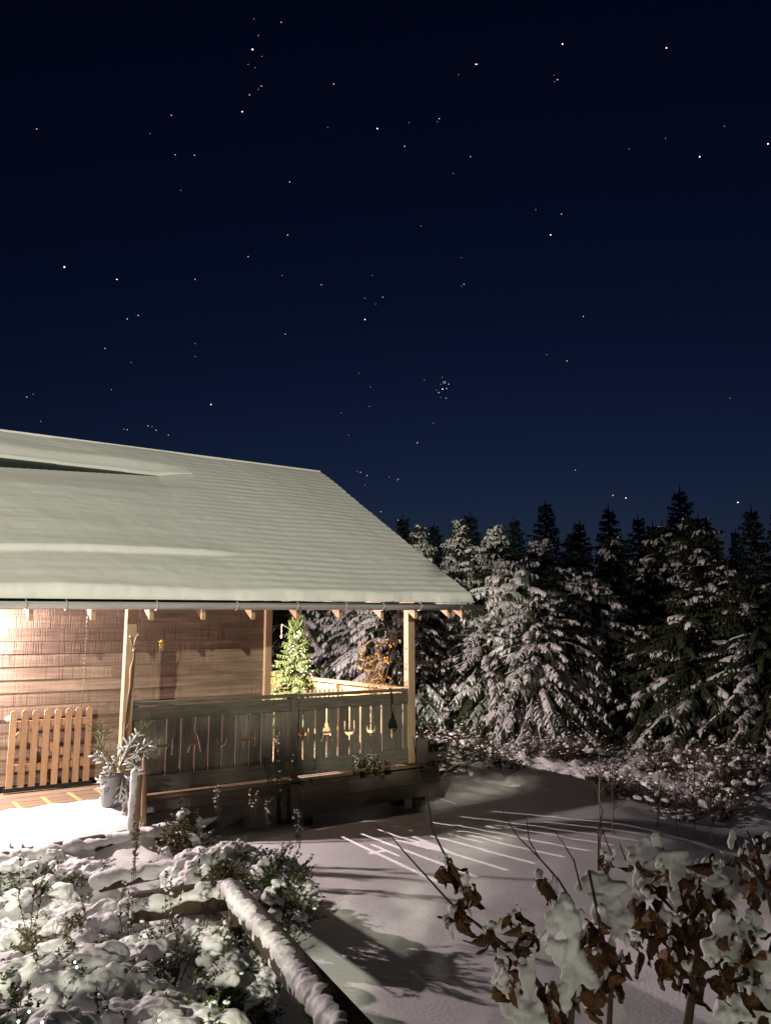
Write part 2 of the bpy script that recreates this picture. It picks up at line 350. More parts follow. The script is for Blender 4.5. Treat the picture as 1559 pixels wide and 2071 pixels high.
# wall of staggered sawn boards
wb = MB(); wb.box((S_L, WALL_W + 0.03, 0.3), (S_C - 0.02, WALL_W + 0.12, 2.95)); wall = wb.build('wall', M['soil'], cabin)
rowz = 0.555; rh = 0.1465
r_ = random.Random(3)
k = 0
while rowz < 2.9:
    s = S_L + r_.uniform(0, 1.5)
    edges = [S_L]
    while s < S_C - 0.5: edges.append(s); s += r_.uniform(1.5, 3.2)
    edges.append(S_C - 0.05)
    for a, b in zip(edges[:-1], edges[1:]):
        mb = MB(); j = r_.uniform(-0.002, 0.002); g = 0.001
        # lapped board: bottom edge proud
        mb.add([(a+g, WALL_W+0.028, rowz), (b-g, WALL_W+0.028, rowz), (b-g, WALL_W+0.028, rowz+rh+0.01), (a+g, WALL_W+0.028, rowz+rh+0.01),
                (a+g, WALL_W+0.003+j, rowz+0.002), (b-g, WALL_W+0.003+j, rowz+0.002+r_.uniform(-.002,.002)), (b-g, WALL_W+0.009+j, rowz+rh+0.01), (a+g, WALL_W+0.009+j, rowz+rh+0.01)],
               [(0,1,2,3),(7,6,5,4),(0,4,5,1),(1,5,6,2),(2,6,7,3),(3,7,4,0)])
        mb.build('cladding_board', M['clad'], wall)
    rowz += rh
gb = MB(); gb.box((S_C - 0.12, WALL_W + 0.10, 0.3), (S_C - 0.03, 6.6, 2.95)); gwall = gb.build('gable_wall', M['clad'], cabin)
z = 0.5
while z < 2.8:
    mb = MB(); mb.box((S_C - 0.029, WALL_W + 0.12, z), (S_C - 0.005, 6.6, z + rh - 0.006)); mb.build('cladding_board', M['clad'], gwall); z += rh
for (s, w_, z0, z1, h) in ((S_C, WALL_W, 0.5, 2.72, 0.05), (-0.20, 0.0, 0.5, 2.62, 0.056), (S_R, 0.0, 0.5, 2.66, 0.056), (S_R, 4.9, 0.5, 2.66, 0.056), (-4.2, 0.0, 0.5, 2.62, 0.056)):
    mb = MB(); mb.box((s-h, w_-h, z0), (s+h, w_+h, z1)); o = mb.build('post', M['post'], cabin)
    bv = o.modifiers.new('b', 'BEVEL'); bv.width = 0.006; bv.segments = 2
mb = MB(); mb.box((-6, -0.05, 2.665), (4.25, 0.05, 2.78)); mb.build('eave_beam', M['post'], cabin)
# base joists
mb = MB(); mb.box((0.0, 0.02, 0.30), (3.75, 0.09, 0.452)); mb.build('rim_joist', M['trough'], cabin)
for s, w_ in ((0.02, 0.1), (1.85, 0.1), (3.6, 0.15), (3.6, 2.4)):
    mb = MB(); mb.box((s-.07, w_, -0.25), (s+.07, w_+.14, 0.30)); mb.build('foundation_post', M['trough'], cabin)
# deck boards
deck = MB(); deck.box((S_L, 0.05, 0.40), (1.9, 1.0, 0.44)); dk = deck.build('deck_frame', M['soil'], cabin)
w0 = -0.11
r_ = random.Random(9)
while w0 < 1.0:
    s1 = S_L
    for s2 in (-2.1 + r_.uniform(-.8, .8), 1.1 + r_.uniform(-.7, .7), 3.78):
        mb = MB(); dz = r_.uniform(-0.003, 0.003); mb.box((s1 + .003, w0, 0.455), (s2, w0 + 0.118, 0.487 + dz)); mb.build('deck_board', M['deck'], dk); s1 = s2
    w0 += 0.126
while w0 < 5.0:
    mb = MB(); mb.box((1.88, w0, 0.455), (3.78, w0 + 0.118, 0.487 + r_.uniform(-.003, .003))); mb.build('deck_board', M['deck'], dk); w0 += 0.126
for (xa, ya, xb, yb) in ((28, 1622, 55, 1646), (86, 1612, 113, 1634), (139, 1603, 169, 1623), (193, 1595, 219, 1611), (-32, 1632, -6, 1660), (-90, 1642, -64, 1672)):
    p, q = L(onz(xa, ya, .493)), L(onz(xb, yb, .493)); mb = MB(); h = 0.022
    mb.add([(p.x-h, p.y, .4905), (p.x+h, p.y, .4905), (q.x+h, q.y, .4905), (q.x-h, q.y, .4905), (p.x-h, p.y, .4955), (p.x+h, p.y, .4955), (q.x+h, q.y, .4955), (q.x-h, q.y, .4955)],
           [(0,1,2,3),(7,6,5,4),(0,4,5,1),(1,5,6,2),(2,6,7,3),(3,7,4,0)])
    mb.build('antislip_strip', M['strip'], dk)
# front railing with tool-shaped cut-outs
RZ0, RZ1 = 0.60, 1.36
rail = MB(); rail.box((-0.14, -0.045, 1.462), (3.60, 0.055, 1.50)); rail_o = rail.build('railing', M['rail'], cabin)
for (a, b) in ((-0.14, 1.80), (1.90, 3.60)):
    mb = MB(); mb.box((a, -0.047, 1.30), (b, -0.024, 1.445)); mb.build('upper_rail_board', M['rail'], rail_o)
    mb = MB(); mb.box((a, -0.047, 0.512), (b, -0.024, 0.70)); mb.build('lower_rail_board', M['rail'], rail_o)
mb = MB(); mb.box((1.815, -0.06, 0.5), (1.905, 0.03, 1.455)); mb.build('railing_post', M['rail'], rail_o)
for s in (-0.10, 3.57):
    mb = MB(); mb.box((s-.025, -0.018, 0.5), (s+.025, 0.03, 1.455)); mb.build('railing_post', M['rail'], rail_o)
def notch(kind, up=True):
    """half outline of a tool cut from the board edge, x measured away from the slit, z rising"""
    a = 0.985
    if kind == 'rake':
        return [(0,a),(.052,a),(.052,a-.085),(.074,a-.085),(.074,a+.10),(.052,a+.10),(.052,a+.036),(0,a+.036)]
    if kind == 'trowel':
        return [(0,a-.005),(.026,a-.012),(.050,a-.085),(.078,a-.085),(.030,a+.09),(0,a+.15)]
    if kind == 'fork':
        return [(0,a-.045),(.030,a-.036),(.060,a-.005),(.069,a+.035),(.069,a+.14),(.047,a+.14),(.047,a+.042),(.034,a+.010),(0,a-.008)]
    if kind == 'hoe':
        return [(0,a-.04),(.036,a-.03),(.056,a+.005),(.056,a+.055),(.036,a+.055),(.034,a+.018),(0,a-.004)]
    if kind == 'hook':
        return [(0,a-.03),(.05,a-.09),(.070,a-.09),(.070,a+.09),(.05,a+.09),(.05,a-.05),(0,a+.01)] if up else []
    return []
SLPX = [220, 297, 370, 442, 512, 583, 655, 718, 787, None, 940, 1003, 1063, 1122, 1183, 1240, 1295, 1350, 1405, 1462]
KIND = ['rake', '', 'trowel', '', 'hoe', '', 'rake', '', 'hook', None, 'rake', '', 'trowel', '', 'fork', '', 'hoe', '', '', '']
slits = []
for x, kd in zip(SLPX, KIND):
    if x is None: slits.append((1.86, None)); continue
    q = face_px(250 + x / 2.598, 1475, 0.0); slits.append((q.x, kd))
seq = [(-0.125, '')] + slits
def slat(sa, ka, sb, kb, g):
    left = [(sa + g + dx, z) for dx, z in notch(ka)] if ka else []
    right = [(sb - g - dx, z) for dx, z in notch(kb, False)] if kb else []
    poly = [(sa + g, RZ0)] + [(sb - g, RZ0)] + right + [(sb - g, 1.41), (sa + g, 1.41)] + left[::-1]
    m_ = MB(); m_.prism(poly, -0.022, 0.0); return m_
for (sa, ka), (sb, kb) in zip(seq[:-1], seq[1:]):
    g = 0.0138
    if sb - sa < 0.06: continue
    slat(sa, ka, sb, kb, g).build('slat', M['slat'], rail_o)
slat(slits[-1][0] + 0.02, '', 3.66, '', 0.006).build('slat', M['slat'], rail_o)
# side railing with horizontal boards
srl = MB(); srl.box((S_R - 0.06, 0.07, 1.462), (S_R + 0.06, 4.84, 1.505)); sro = srl.build('side_railing', M['yellow'], cabin)
for wp in (0.9, 1.95, 3.0, 4.05):
    mb = MB(); mb.box((S_R - 0.055, wp - .035, 0.5), (S_R - 0.002, wp + .035, 1.455)); mb.build('railing_post', M['yellow'], sro)
z = 0.62
while z < 1.42:
    mb = MB(); mb.box((S_R, 0.075, z), (S_R + 0.022, 4.83, z + 0.135)); mb.build('railing_board', M['yellow'], sro); z += 0.142
# rafters
EAVE_T = 0.5; SL = math.atan2(5.18 - 2.56, 3.85 + 0.44)
def roof_z(s, w_):                     # top of the roof sheet
    e = 2.640 + 0.012 * (s + 1.6); return e + (w_ + EAVE_T) / 4.35 * (5.20 - e)
for x in (-170, -60, 62, 188, 305, 410, 510, 600, 686, 770, 838, 908, 948):
    q = face_px(x, 1240, -0.40); s = min(q.x, 4.28); h = 0.024; mb = MB()
    w1 = -0.435; w2 = 3.7; zt1 = roof_z(s, w1) - 0.03; zt2 = roof_z(s, w2) - 0.03; dp = 0.262
    mb.add([(s-h, w1, zt1-dp), (s+h, w1, zt1-dp), (s+h, w2, zt2-dp), (s-h, w2, zt2-dp), (s-h, w1, zt1), (s+h, w1, zt1), (s+h, w2, zt2), (s-h, w2, zt2)],
           [(3,2,1,0),(4,5,6,7),(0,1,5,4),(1,2,6,5),(2,3,7,6),(3,0,4,7)])
    mb.build('rafter', M['rafter'], cabin)
# roof sheet, barge board and back slope
S_G = 4.35
mb = MB()
def rquad(z_off, th):
    P = [(S_L, -0.5), (S_G, -0.5), (S_G, 3.85), (S_L, 3.85)]
    vs = [(s, w_, roof_z(s, w_) + z_off - th) for s, w_ in P] + [(s, w_, roof_z(s, w_) + z_off) for s, w_ in P]
    mb.add(vs, [(3,2,1,0),(4,5,6,7),(0,1,5,4),(1,2,6,5),(2,3,7,6),(3,0,4,7)])
rquad(0.0, 0.028)
roof = mb.build('roof', M['green_roof'], cabin)
mb = MB()
zz = roof_z(S_G, 3.85)
mb.add([(S_L, 3.852, roof_z(S_L,3.85)), (S_G, 3.852, zz), (S_G, 8.2, 2.7), (S_L, 8.2, 2.7), (S_L, 3.852, roof_z(S_L,3.85)+.12), (S_G, 3.852, zz+.12), (S_G, 8.2, 2.82), (S_L, 8.2, 2.82)],
       [(3,2,1,0),(4,5,6,7),(0,1,5,4),(1,2,6,5),(2,3,7,6),(3,0,4,7)])
mb.build('back_slope', M['roof_snow'], roof)
mb = MB(); s = S_G - 0.03
mb.add([(s, -.49, roof_z(s,-.49)-.15), (s+.025, -.49, roof_z(s,-.49)-.15), (s+.025, 3.84, roof_z(s,3.84)-.15), (s, 3.84, roof_z(s,3.84)-.15),
        (s, -.49, roof_z(s,-.49)-.03), (s+.025, -.49, roof_z(s,-.49)-.03), (s+.025, 3.84, roof_z(s,3.84)-.03), (s, 3.84, roof_z(s,3.84)-.03)],
       [(3,2,1,0),(4,5,6,7),(0,1,5,4),(1,2,6,5),(2,3,7,6),(3,0,4,7)])
mb.build('barge_board', M['rail'], roof)
mb = MB(); mb.add([(S_L, -.462, 2.50), (S_G, -.462, 2.575), (S_G, -.440, 2.575), (S_L, -.440, 2.50), (S_L, -.462, 2.582), (S_G, -.462, 2.66), (S_G, -.440, 2.66), (S_L, -.440, 2.582)],
       [(3,2,1,0),(4,5,6,7),(0,1,5,4),(1,2,6,5),(2,3,7,6),(3,0,4,7)])
mb.build('fascia', M['green_roof'], roof)
# roof snow
def slope_coord(x, y):                  # pixel on the snow surface -> (s, v)  v = 0 eave .. 1 ridge
    n_l = Vector((0, -(5.26 - 2.66), 4.35)).normalized(); n_w = (MC.to_3x3() @ n_l)
    q = L(onp(x, y, W_(0, -0.5, 2.68), n_w)); return q.x, (q.y + 0.5) / 4.35
g0, g1 = slope_coord(0, 921), slope_coord(385, 960)
l0, l1 = slope_coord(0, 1117), slope_coord(495, 1133)
ss = np.concatenate([np.arange(S_L, -1.9, 0.1), np.arange(-1.9, S_G - 0.06, 0.022), np.linspace(S_G - 0.06, S_G + 0.045, 8)])
vv = np.concatenate([np.linspace(-0.016, 0.02, 9), np.linspace(0.024, 0.975, 300), np.linspace(0.978, 1.012, 10)])
def snow_h(s, v):
    d = v * 5.03
    h = 0.095 + 0.022 * fbm(s * .45, d * .35, 31)
    rip = sstep(0.6, 1.9, s - 0.9 * (v - 0.5) + 0.45 * fbm(s * .8, v * 3, 4))
    ph = d / 0.165 * 2 * math.pi + 1.3 * fbm(s * 0.6, v * 4, 7)
    h += rip * (0.0033 + 0.002 * fbm(s, v * 5, 2)) * math.sin(ph)
    h += (1 - rip) * (0.016 * fbm(s * 0.22, d * 1.5, 1) + 0.005 * fbm(s * .5, d * 4.0, 6))
    h += 0.010 * fbm(s * .7, d * .7, 21) + 0.003 * fbm(s * 6, d * 6, 9)
    # slipped slab: soft step
    e = l0[1] + (l1[1] - l0[1]) * (s - l0[0]) / (l1[0] - l0[0]) + 0.003 * fbm(s * 1.5, 2, 2)
    a = sstep(l1[0] + 0.15, l1[0] - 0.7, s)
    h += a * 0.055 * math.exp(-max(0, (v - e)) / 0.055) * sstep(e - 0.004, e + 0.012, v) - a * 0.012 * math.exp(-abs(v - e + 0.01) / 0.02) * (v < e)
    # crack below the ridge, closing to the right
    c = g0[1] + (g1[1] - g0[1]) * (s - g0[0]) / (g1[0] - g0[0])
    b = (g1[0] - s) / (g1[0] - g0[0])
    if b > 0:
        hw = min(0.06, 0.044 * b); x = v - c + 0.3 * hw
        f_ = min(1, b * 5)
        if abs(x) < hw: h = -0.03
        elif x < 0: h *= 1 - f_ * (0.95 - 0.95 * sstep(0, 0.20, -x - hw))
        else: h *= 1 - f_ * (0.72 - 0.72 * sstep(0, 0.06, x - hw))
    # rounded edges
    ev = -0.012 + 0.007 * fbm(s * 1.6, 0, 3) + (0.006 if s < 0.2 else 0) * (fbm(s * 1.1, 5, 3) + 0.6)
    h *= math.sqrt(min(1, max(0, (v - ev) / 0.016)))
    h *= math.sqrt(min(1, max(0.0, (S_G + 0.045 - 0.01 * fbm(v * 30, 1, 1) - s) / 0.05)))
    h *= 0.75 + 0.25 * math.sqrt(min(1, max(0, (1.012 - v) / 0.03)))
    return h
rv = []
nrm = Vector((0, -math.sin(SL), math.cos(SL)))
for v in vv:
    w_ = -0.5 + 4.35 * v
    for s in ss:
        h = snow_h(s, v); rv.append((s, w_ + nrm.y * h, roof_z(s, w_) + 0.004 + nrm.z * h))
n_ = len(ss)
rf = [(j*n_+i, j*n_+i+1, (j+1)*n_+i+1, (j+1)*n_+i) for j in range(len(vv)-1) for i in range(n_-1)]
rm = bpy.data.meshes.new('roof_snow'); rm.from_pydata(rv, [], rf); rm.materials.append(M['roof_snow'])
rm.polygons.foreach_set('use_smooth', [True]*len(rm.polygons)); rm.update()
link('roof_snow', rm, roof)
# gutter
def gut_z(s): return 2.546 + 0.0125 * (s + 1.6)
mb = MB(); pts = [(s, -0.515, gut_z(s)) for s in (S_L, -3, -1, 1, 3, 4.58)]
vs = []; fs = []; K = 14
for i, q in enumerate(pts):
    for r in (0.070, 0.064):
        for k in range(K + 1):
            a = math.pi * (1.08 * k / K - 0.04); vs.append((q[0], q[1] + r * math.cos(a), q[2] - r * math.sin(a) + 0.02))
S2 = 2 * (K + 1)
for i in range(len(pts) - 1):
    for k in range(K):
        fs.append((i*S2+k, i*S2+k+1, (i+1)*S2+k+1, (i+1)*S2+k)); o = K + 1
        fs.append((i*S2+o+k+1, i*S2+o+k, (i+1)*S2+o+k, (i+1)*S2+o+k+1))
for i in (0, len(pts)-1): fs.append(tuple(i*S2+k for k in range(K+1)))
mb.add(vs, fs); mb.tube([(S_L, -0.586, gut_z(S_L)+.02), (4.58, -0.586, gut_z(4.58)+.02)], 0.008, 8)
gut = mb.build('gutter', M['metal'], cabin, True)
for x in (53, 135, 318, 480, 602, 700, 775, 850, 930):
    q = face_px(x, 1222, -0.55); mb = MB()
    arc = [(q.x, -0.515 + .074*math.cos(a), gut_z(q.x) + .02 - .074*math.sin(a)) for a in np.linspace(-0.25, math.pi, 12)]
    mb.tube(arc, 0.009, 6); mb.tube([arc[-1], (q.x, -0.40, roof_z(q.x, -0.4) - 0.04)], 0.008, 6); mb.build('gutter_bracket', M['metal'], gut, True)
q = face_px(912, 1215, -0.52)
me = blob_mesh([((q.x + d, -0.52, gut_z(q.x) + 0.03), (0.09, 0.045, 0.035 + h)) for d, h in ((-.16, 0), (-.06, .02), (.04, .035), (.13, .02), (.21, 0))], 'gutter_snow', M['snow_fine'], 0.012)
link('gutter_snow', me, gut)

# ------------------------------------------------------------------ lamps
def lamp(s, w_, z, rot, label, power, radius, color):
    t = thing('wall_lamp', W_(s, w_, z), rad(YAW) + rot, label, 'lamp', None)
    mb = MB(); mb.box((-.05, -.016, -.02), (.05, 0, .16)); mb.build('back_plate', M['black'], t)
    mb = MB(); mb.tube([(0, -.01, .12), (0, -.07, .14), (0, -.12, .12)], .012, 8); mb.build('arm', M['black'], t, True)
    mb = MB(); n = 20; vs = []; fs = []
    for r, zz in ((.02, .12), (.06, .10), (.095, .06), (.092, .058), (.057, .095), (.018, .112)):
        vs += [(r*math.cos(2*math.pi*k/n), -.12 + r*math.sin(2*math.pi*k/n), zz) for k in range(n)]
    for i in range(5): fs += [(i*n+k, i*n+(k+1) % n, (i+1)*n+(k+1) % n, (i+1)*n+k) for k in range(n)]
    mb.add(vs, fs); mb.build('shade', M['black'], t, True)
    mb = MB(); mb.ball((0, -.12, .075), .026, 2); mb.build('bulb', M['lamp_glass'], t, True)
    li = bpy.data.lights.new('lamp_light', 'POINT'); li.energy = power; li.shadow_soft_size = radius; li.color = color
    lo = bpy.data.objects.new('lamp_light', li); col.objects.link(lo); lo.parent = t; lo.location = (0, -.13, .02)
    return t
lamp(-2.05, WALL_W - 0.012, 2.33, 0, 'black wall lamp on the front cladding left of the picket gate', LAMP_FRONT, 0.035, (1.0, 0.80, 0.79))
lamp(S_C - 0.004, 2.3, 2.30, math.pi / 2, 'black wall lamp on the gable end behind the potted spruce', LAMP_GABLE, 0.005, (1.0, 0.80, 0.76))
# flood lamp of the house behind the photographer
FLX, FLY = -4.5, -15.0
fl = thing('flood_lamp', (FLX, FLY, ground(FLX, FLY)), 0, 'tall pole with a flood lamp lighting the yard from behind the terrace', 'lamp')
mb = MB(); mb.tube([(0, 0, 0), (0, 0, 7.6)], [.08, .05], 10); mb.build('pole', M['metal'], fl, True)
mb = MB(); mb.box((-.2, -.12, 7.3), (.2, -.02, 7.7)); mb.build('lamp_head', M['black'], fl)
sp = bpy.data.lights.new('flood_light', 'SPOT'); sp.energy = FLOOD; sp.shadow_soft_size = 0.14; sp.color = (1.0, 0.95, 0.74)
sp.spot_size = rad(64); sp.spot_blend = 0.4
spo = bpy.data.objects.new('flood_light', sp); col.objects.link(spo); spo.parent = fl; spo.location = (0, 0.2, 7.5)
tgt = Vector((-1.8, 8, 2.4)); dv = tgt - Vector((FLX, FLY, 7.6)); spo.rotation_euler = dv.to_track_quat('-Z', 'Y').to_euler()

# ------------------------------------------------------------------ gate leaning in front of the wall
gate = thing('picket_gate', W_(-0.8, 0.9, 0.5), rad(YAW), 'unpainted picket gate with rounded tops standing against the cladding', 'gate')
gx0, gx1 = -0.40, 0.42
for i in range(8):
    s = gx0 + (gx1 - gx0) * i / 7 + r_.uniform(-.004, .004); mb = MB(); h = 0.034; zt = 0.895 + r_.uniform(-.008, .008)
    poly = [(s-h, 0.05), (s+h, 0.05), (s+h, zt-h)] + [(s + h*math.cos(a), zt - h + h*math.sin(a)) for a in np.linspace(0.25, math.pi-.25, 7)] + [(s-h, zt-h)]
    mb.prism(poly, -0.022, 0.0); mb.build('picket', M['picket'], gate)
for z in (0.22, 0.70):
    mb = MB(); mb.box((gx0 + .03, 0.002, z), (gx1 + .02, 0.032, z + .075)); mb.build('gate_rail', M['picket'], gate)
mb = MB(); mb.add([(gx0+.02, .004, .60), (gx0+.10, .004, .70), (gx1-.02, .004, .30), (gx1-.10, .004, .29), (gx0+.02, .03, .60), (gx0+.10, .03, .70), (gx1-.02, .03, .30), (gx1-.10, .03, .29)],
                  [(0,1,2,3),(7,6,5,4),(0,4,5,1),(1,5,6,2),(2,6,7,3),(3,7,4,0)]); mb.build('gate_brace', M['picket'], gate)
mb = MB(); mb.box((gx0 - .05, .004, 0.0), (gx1 + .08, .06, .048)); mb.build('gate_sill', M['black'], gate)  # black bar drawn as the dark band below the pickets
# white knob on the wall
q = face_px(17, 1454, WALL_W - 0.03)
kn = thing('round_wall_fitting', W_(q.x, WALL_W - 0.006, q.z), rad(YAW), 'round white enamel fitting on the cladding beside the picket gate', 'fitting')
mb = MB(); mb.ball((0, -.045, 0), (.034, .028, .034), 2); mb.build('ball', M['white'], kn, True)
mb = MB(); mb.tube([(0, 0, 0), (0, -.03, 0)], [.022, .014], 12); mb.build('base', M['white'], kn, True)
# gold straw ornament
q = face_px(327, 1302, WALL_W - 0.03)
orn = thing('straw_ornament', W_(q.x, WALL_W - 0.03, q.z), rad(YAW), 'small gold straw ornament hanging on the cladding right of the post', 'ornament')
for k in range(10):
    a = 2*math.pi*k/10 + .2; r = r_.uniform(.035, .06); mb = MB()
    mb.tube([(0, 0, .01), (r*.55*math.cos(a), -.008, .01 + r*.7*math.sin(a)), (r*math.cos(a)*.8, -.004, .01 + r*1.15*math.sin(a))], [.003, .008, .002], 6); mb.build('straw_petal', M['gold'], orn, True)
for d in (-.012, .012):
    mb = MB(); mb.tube([(0, 0, 0), (d, -.005, -.05), (d*1.6, 0, -.085)], [.005, .007, .003], 6); mb.build('straw_tail', M['gold'], orn, True)
# bead chain hanging from the eave
q = face_px(176, 1262, -0.35)
ch = thing('bead_chain', W_(q.x, -0.35, q.z), rad(YAW), 'thin chain of clear beads hanging below the gutter before the cladding', 'chain')
mb = MB(); mb.tube([(0, 0, .12), (0.004, 0, -.3), (-.008, 0, -.72)], .0012, 4); mb.build('wire', M['metal'], ch)
for k in range(17):
    mb = MB(); mb.ball((r_.uniform(-.006, .006), 0, -.02 - k*.042 + r_.uniform(-.01, .01)), r_.uniform(.003, .0075), 1); mb.build('bead', M['glint'], ch, True)
# brush hanging over the railing
q = face_px(789, 1398, -0.07)
br = thing('hanging_brush', W_(q.x, -0.075, 0.0), rad(YAW), 'dark long-handled brush hung over the railing near its corner post', 'brush')
mb = MB(); mb.tube([(0, 0.06, 1.49), (0, 0.01, 1.512), (0, -.012, 1.49), (.012, -.012, 1.25), (.02, -.012, 1.10)], [.010, .012, .013, .012, .013], 8); mb.build('handle', M['black'], br, True)
mb = MB(); mb.prism([(-.005, 1.12), (.045, 1.12), (.075, 1.03), (.06, 1.0), (-.03, 1.0), (-.04, 1.03)], -.03, .006); mb.build('brush_head', M['black'], br)
for k in range(9):
    mb = MB(); x = -.022 + k*.0095; mb.tube([(x, -.012, 1.0), (x + r_.uniform(-.006, .006), -.012, .955)], [.0045, .002], 5); mb.build('bristle', M['leaf_brown'], br)

# ------------------------------------------------------------------ conifers
def ribbon(V, Fc, p0, p1, p2, wd, side, lift, taper=(1, .9, .25)):
    o = len(V)
    for p, tp in zip((p0, p1, p2), taper):
        V.append(p - side*wd*tp - Vector((0, 0, lift*0.9))); V.append(p + Vector((0, 0, lift*0.15))); V.append(p + side*wd*tp - Vector((0, 0, lift*0.9)))
    for i in (0, 3):
        Fc.append((o+i, o+i+1, o+i+4, o+i+3)); Fc.append((o+i+1, o+i+2, o+i+5, o+i+4))
UPV = Vector((0, 0, 1))
def spruce(seed, Ht, R, nb, snow_p=0.85, step=0.075, tl=0.30, wd=0.022, base=0.05, top_el=40, low_el=-22, droop=0.55, snow_w=1.15, power=0.85):
    rr = random.Random(seed); NV = []; NF = []; SV = []; SF = []
    for i in range(nb):
        h = base + (0.985 - base) * ((i + rr.random()) / nb) ** 1.08
        Lb = R * (1 - h) ** power * rr.uniform(.55, 1.2) + 0.10 * R * rr.random() + .07
        az = i * 2.39996 + rr.uniform(-.4, .4); el = rad(low_el + (top_el - low_el) * h ** 1.3 + rr.uniform(-9, 9))
        d = Vector((math.cos(az), math.sin(az), 0)); sd = Vector((-d.y, d.x, 0))
        p0 = Vector((0, 0, h * Ht)); nseg = 5; dr = droop * (1 - .6 * h) * Lb * rr.uniform(.7, 1.3)
        def sp(t): return p0 + d * (Lb * t * math.cos(el)) + UPV * (Lb * t * math.sin(el) - dr * t * t) + sd * (0.06 * Lb * math.sin(3*t + az))
        has_snow = rr.random() < snow_p
        pts = [sp(k / nseg) for k in range(nseg + 1)]
        for a in range(0, nseg - 1, 2):
            ribbon(NV, NF, pts[a], pts[a+1], pts[a+2], wd * 1.1, sd, wd * .8, (1, 1, .9))
            if has_snow and a: ribbon(SV, SF, *(q + UPV * wd * .7 for q in pts[a:a+3]), wd * snow_w * .7, sd, wd * 1.2, (.5, 1, .8))
        n = max(4, int(Lb / step))
        for k in range(n):
            t = 0.18 + 0.82 * (k + rr.random() * .6) / n; q = sp(min(t, 1.0)); tn = (sp(min(1, t + .03)) - sp(t - .03)).normalized()
            for sgn in (-1, 1):
                lt = tl * (0.35 + 0.65 * (1 - t)) * min(1, Lb / .5 + .25) * rr.uniform(.65, 1.2); ang = rad(rr.uniform(38, 66))
                dv_ = (tn * math.cos(ang) + sd * sgn * math.sin(ang)); 
                a1 = q + dv_ * lt * .5 - UPV * (lt * rr.uniform(.06, .28)); a2 = q + dv_ * lt * .8 - UPV * (lt * rr.uniform(.45, 1.0)); clump = snow_p and mnoise.noise(q * 2.6 + Vector((seed, 0, 0))) > -.18
                sv = dv_.cross(UPV); sv = sv.normalized() if sv.length > .1 else sd
                ribbon(NV, NF, q, a1, a2, wd, sv, wd * .8)
                if has_snow and clump and rr.random() < .92: ribbon(SV, SF, q + UPV*wd*.6, a1 + UPV*wd*.8, a2 + UPV*wd*.5 - dv_*lt*.05, wd * snow_w * rr.uniform(.7, 1.25), sv, wd * 1.3, (.75, 1.05, .5))
            
        ribbon(NV, NF, sp(.9), sp(1.0), sp(1.0) + (sp(1.0) - sp(.9)), wd, sd, wd*.8)
    for k in range(3): ribbon(NV, NF, Vector((0, 0, Ht*.93)), Vector((0, 0, Ht*.98)), Vector((0, 0, Ht*1.03)), wd, Vector((math.cos(k), math.sin(k), 0)), 0)
    return NV, NF, SV, SF
def raw_mesh(name, V, Fc, m):
    me = bpy.data.meshes.new(name); me.from_pydata([tuple(q) for q in V], [], Fc); me.materials.append(m)
    me.polygons.foreach_set('use_smooth', [True]*len(me.polygons)); me.update(); return me
def trunk_mesh(Ht, r0):
    mb = MB(); mb.tube([(0, 0, -.3), (.02, 0, Ht*.3), (-.02, .01, Ht*.65), (0, 0, Ht)], [r0, r0*.75, r0*.4, .012], 8); return mb.mesh('trunk', M['bark'], True)
KINDS = {}
def kind(key, H_, R, nb, needle, tr, **kw):
    NV, NF, SV, SF = spruce(hash(key) % 1000 if False else sum(map(ord, key)), H_, R, nb, **kw)
    KINDS[key] = (H_, trunk_mesh(H_, tr), raw_mesh('crown', NV, NF, M[needle]), raw_mesh('branch_snow', SV, SF, M['snow_fine']) if SV else None)
kind('broad', 5.4, 1.75, 260, 'needle', .10, step=.068, tl=.32, wd=.022, droop=.8)
kind('slim', 5.8, 1.45, 260, 'needle', .09, step=.068, tl=.30, wd=.021, droop=.65, snow_p=.8, top_el=50)
kind('low', 4.0, 2.0, 260, 'needle', .09, step=.066, tl=.34, wd=.023, droop=1.0, power=.55, snow_p=.95, low_el=-8)
kind('near', 4.6, 1.9, 150, 'needle', .11, step=.085, tl=.32, wd=.030, droop=.7, snow_p=.32, snow_w=1.6, power=.6)  # few snowy branches, so the shaded right side is darker by its snow cover
kind('dim', 5.6, 1.7, 230, 'needle', .10, step=.075, tl=.32, wd=.024, droop=.75, snow_p=.42, power=.7)  # snow thinned to darken the crowns, standing in for fading lamplight
kind('dark', 7.5, 1.5, 190, 'needle_unlit', .11, step=.13, tl=.34, wd=.035, snow_p=0, droop=.4)
kind('tall', 9.0, 2.2, 330, 'needle', .16, step=.12, tl=.5, wd=.055, snow_p=.6, droop=.35, base=.40, power=.45)  # crown of the added light-blocking spruce behind the camera
def conifer(key, px, Y, top_y, rz, label, group, name='spruce_tree', sx=1.0):
    P = atY(px, 1273, Y); x = P.x; zt = atY(px, top_y, Y).z; zg = ground(x, Y) - 0.05
    H0, tm, cm, sm = KINDS[key]; k = (zt - zg) / H0
    t = thing(name, (x, Y, zg), rz, label, 'tree', group); t.scale = (k*sx, k*sx, k)
    link('trunk', tm, t); c = link('crown', cm, t)
    if sm: link('branch_snow', sm, c, 'stuff')
    return t
G1 = 'snowy spruces at the edge of the yard'; G2 = 'dark spruces of the wood behind'
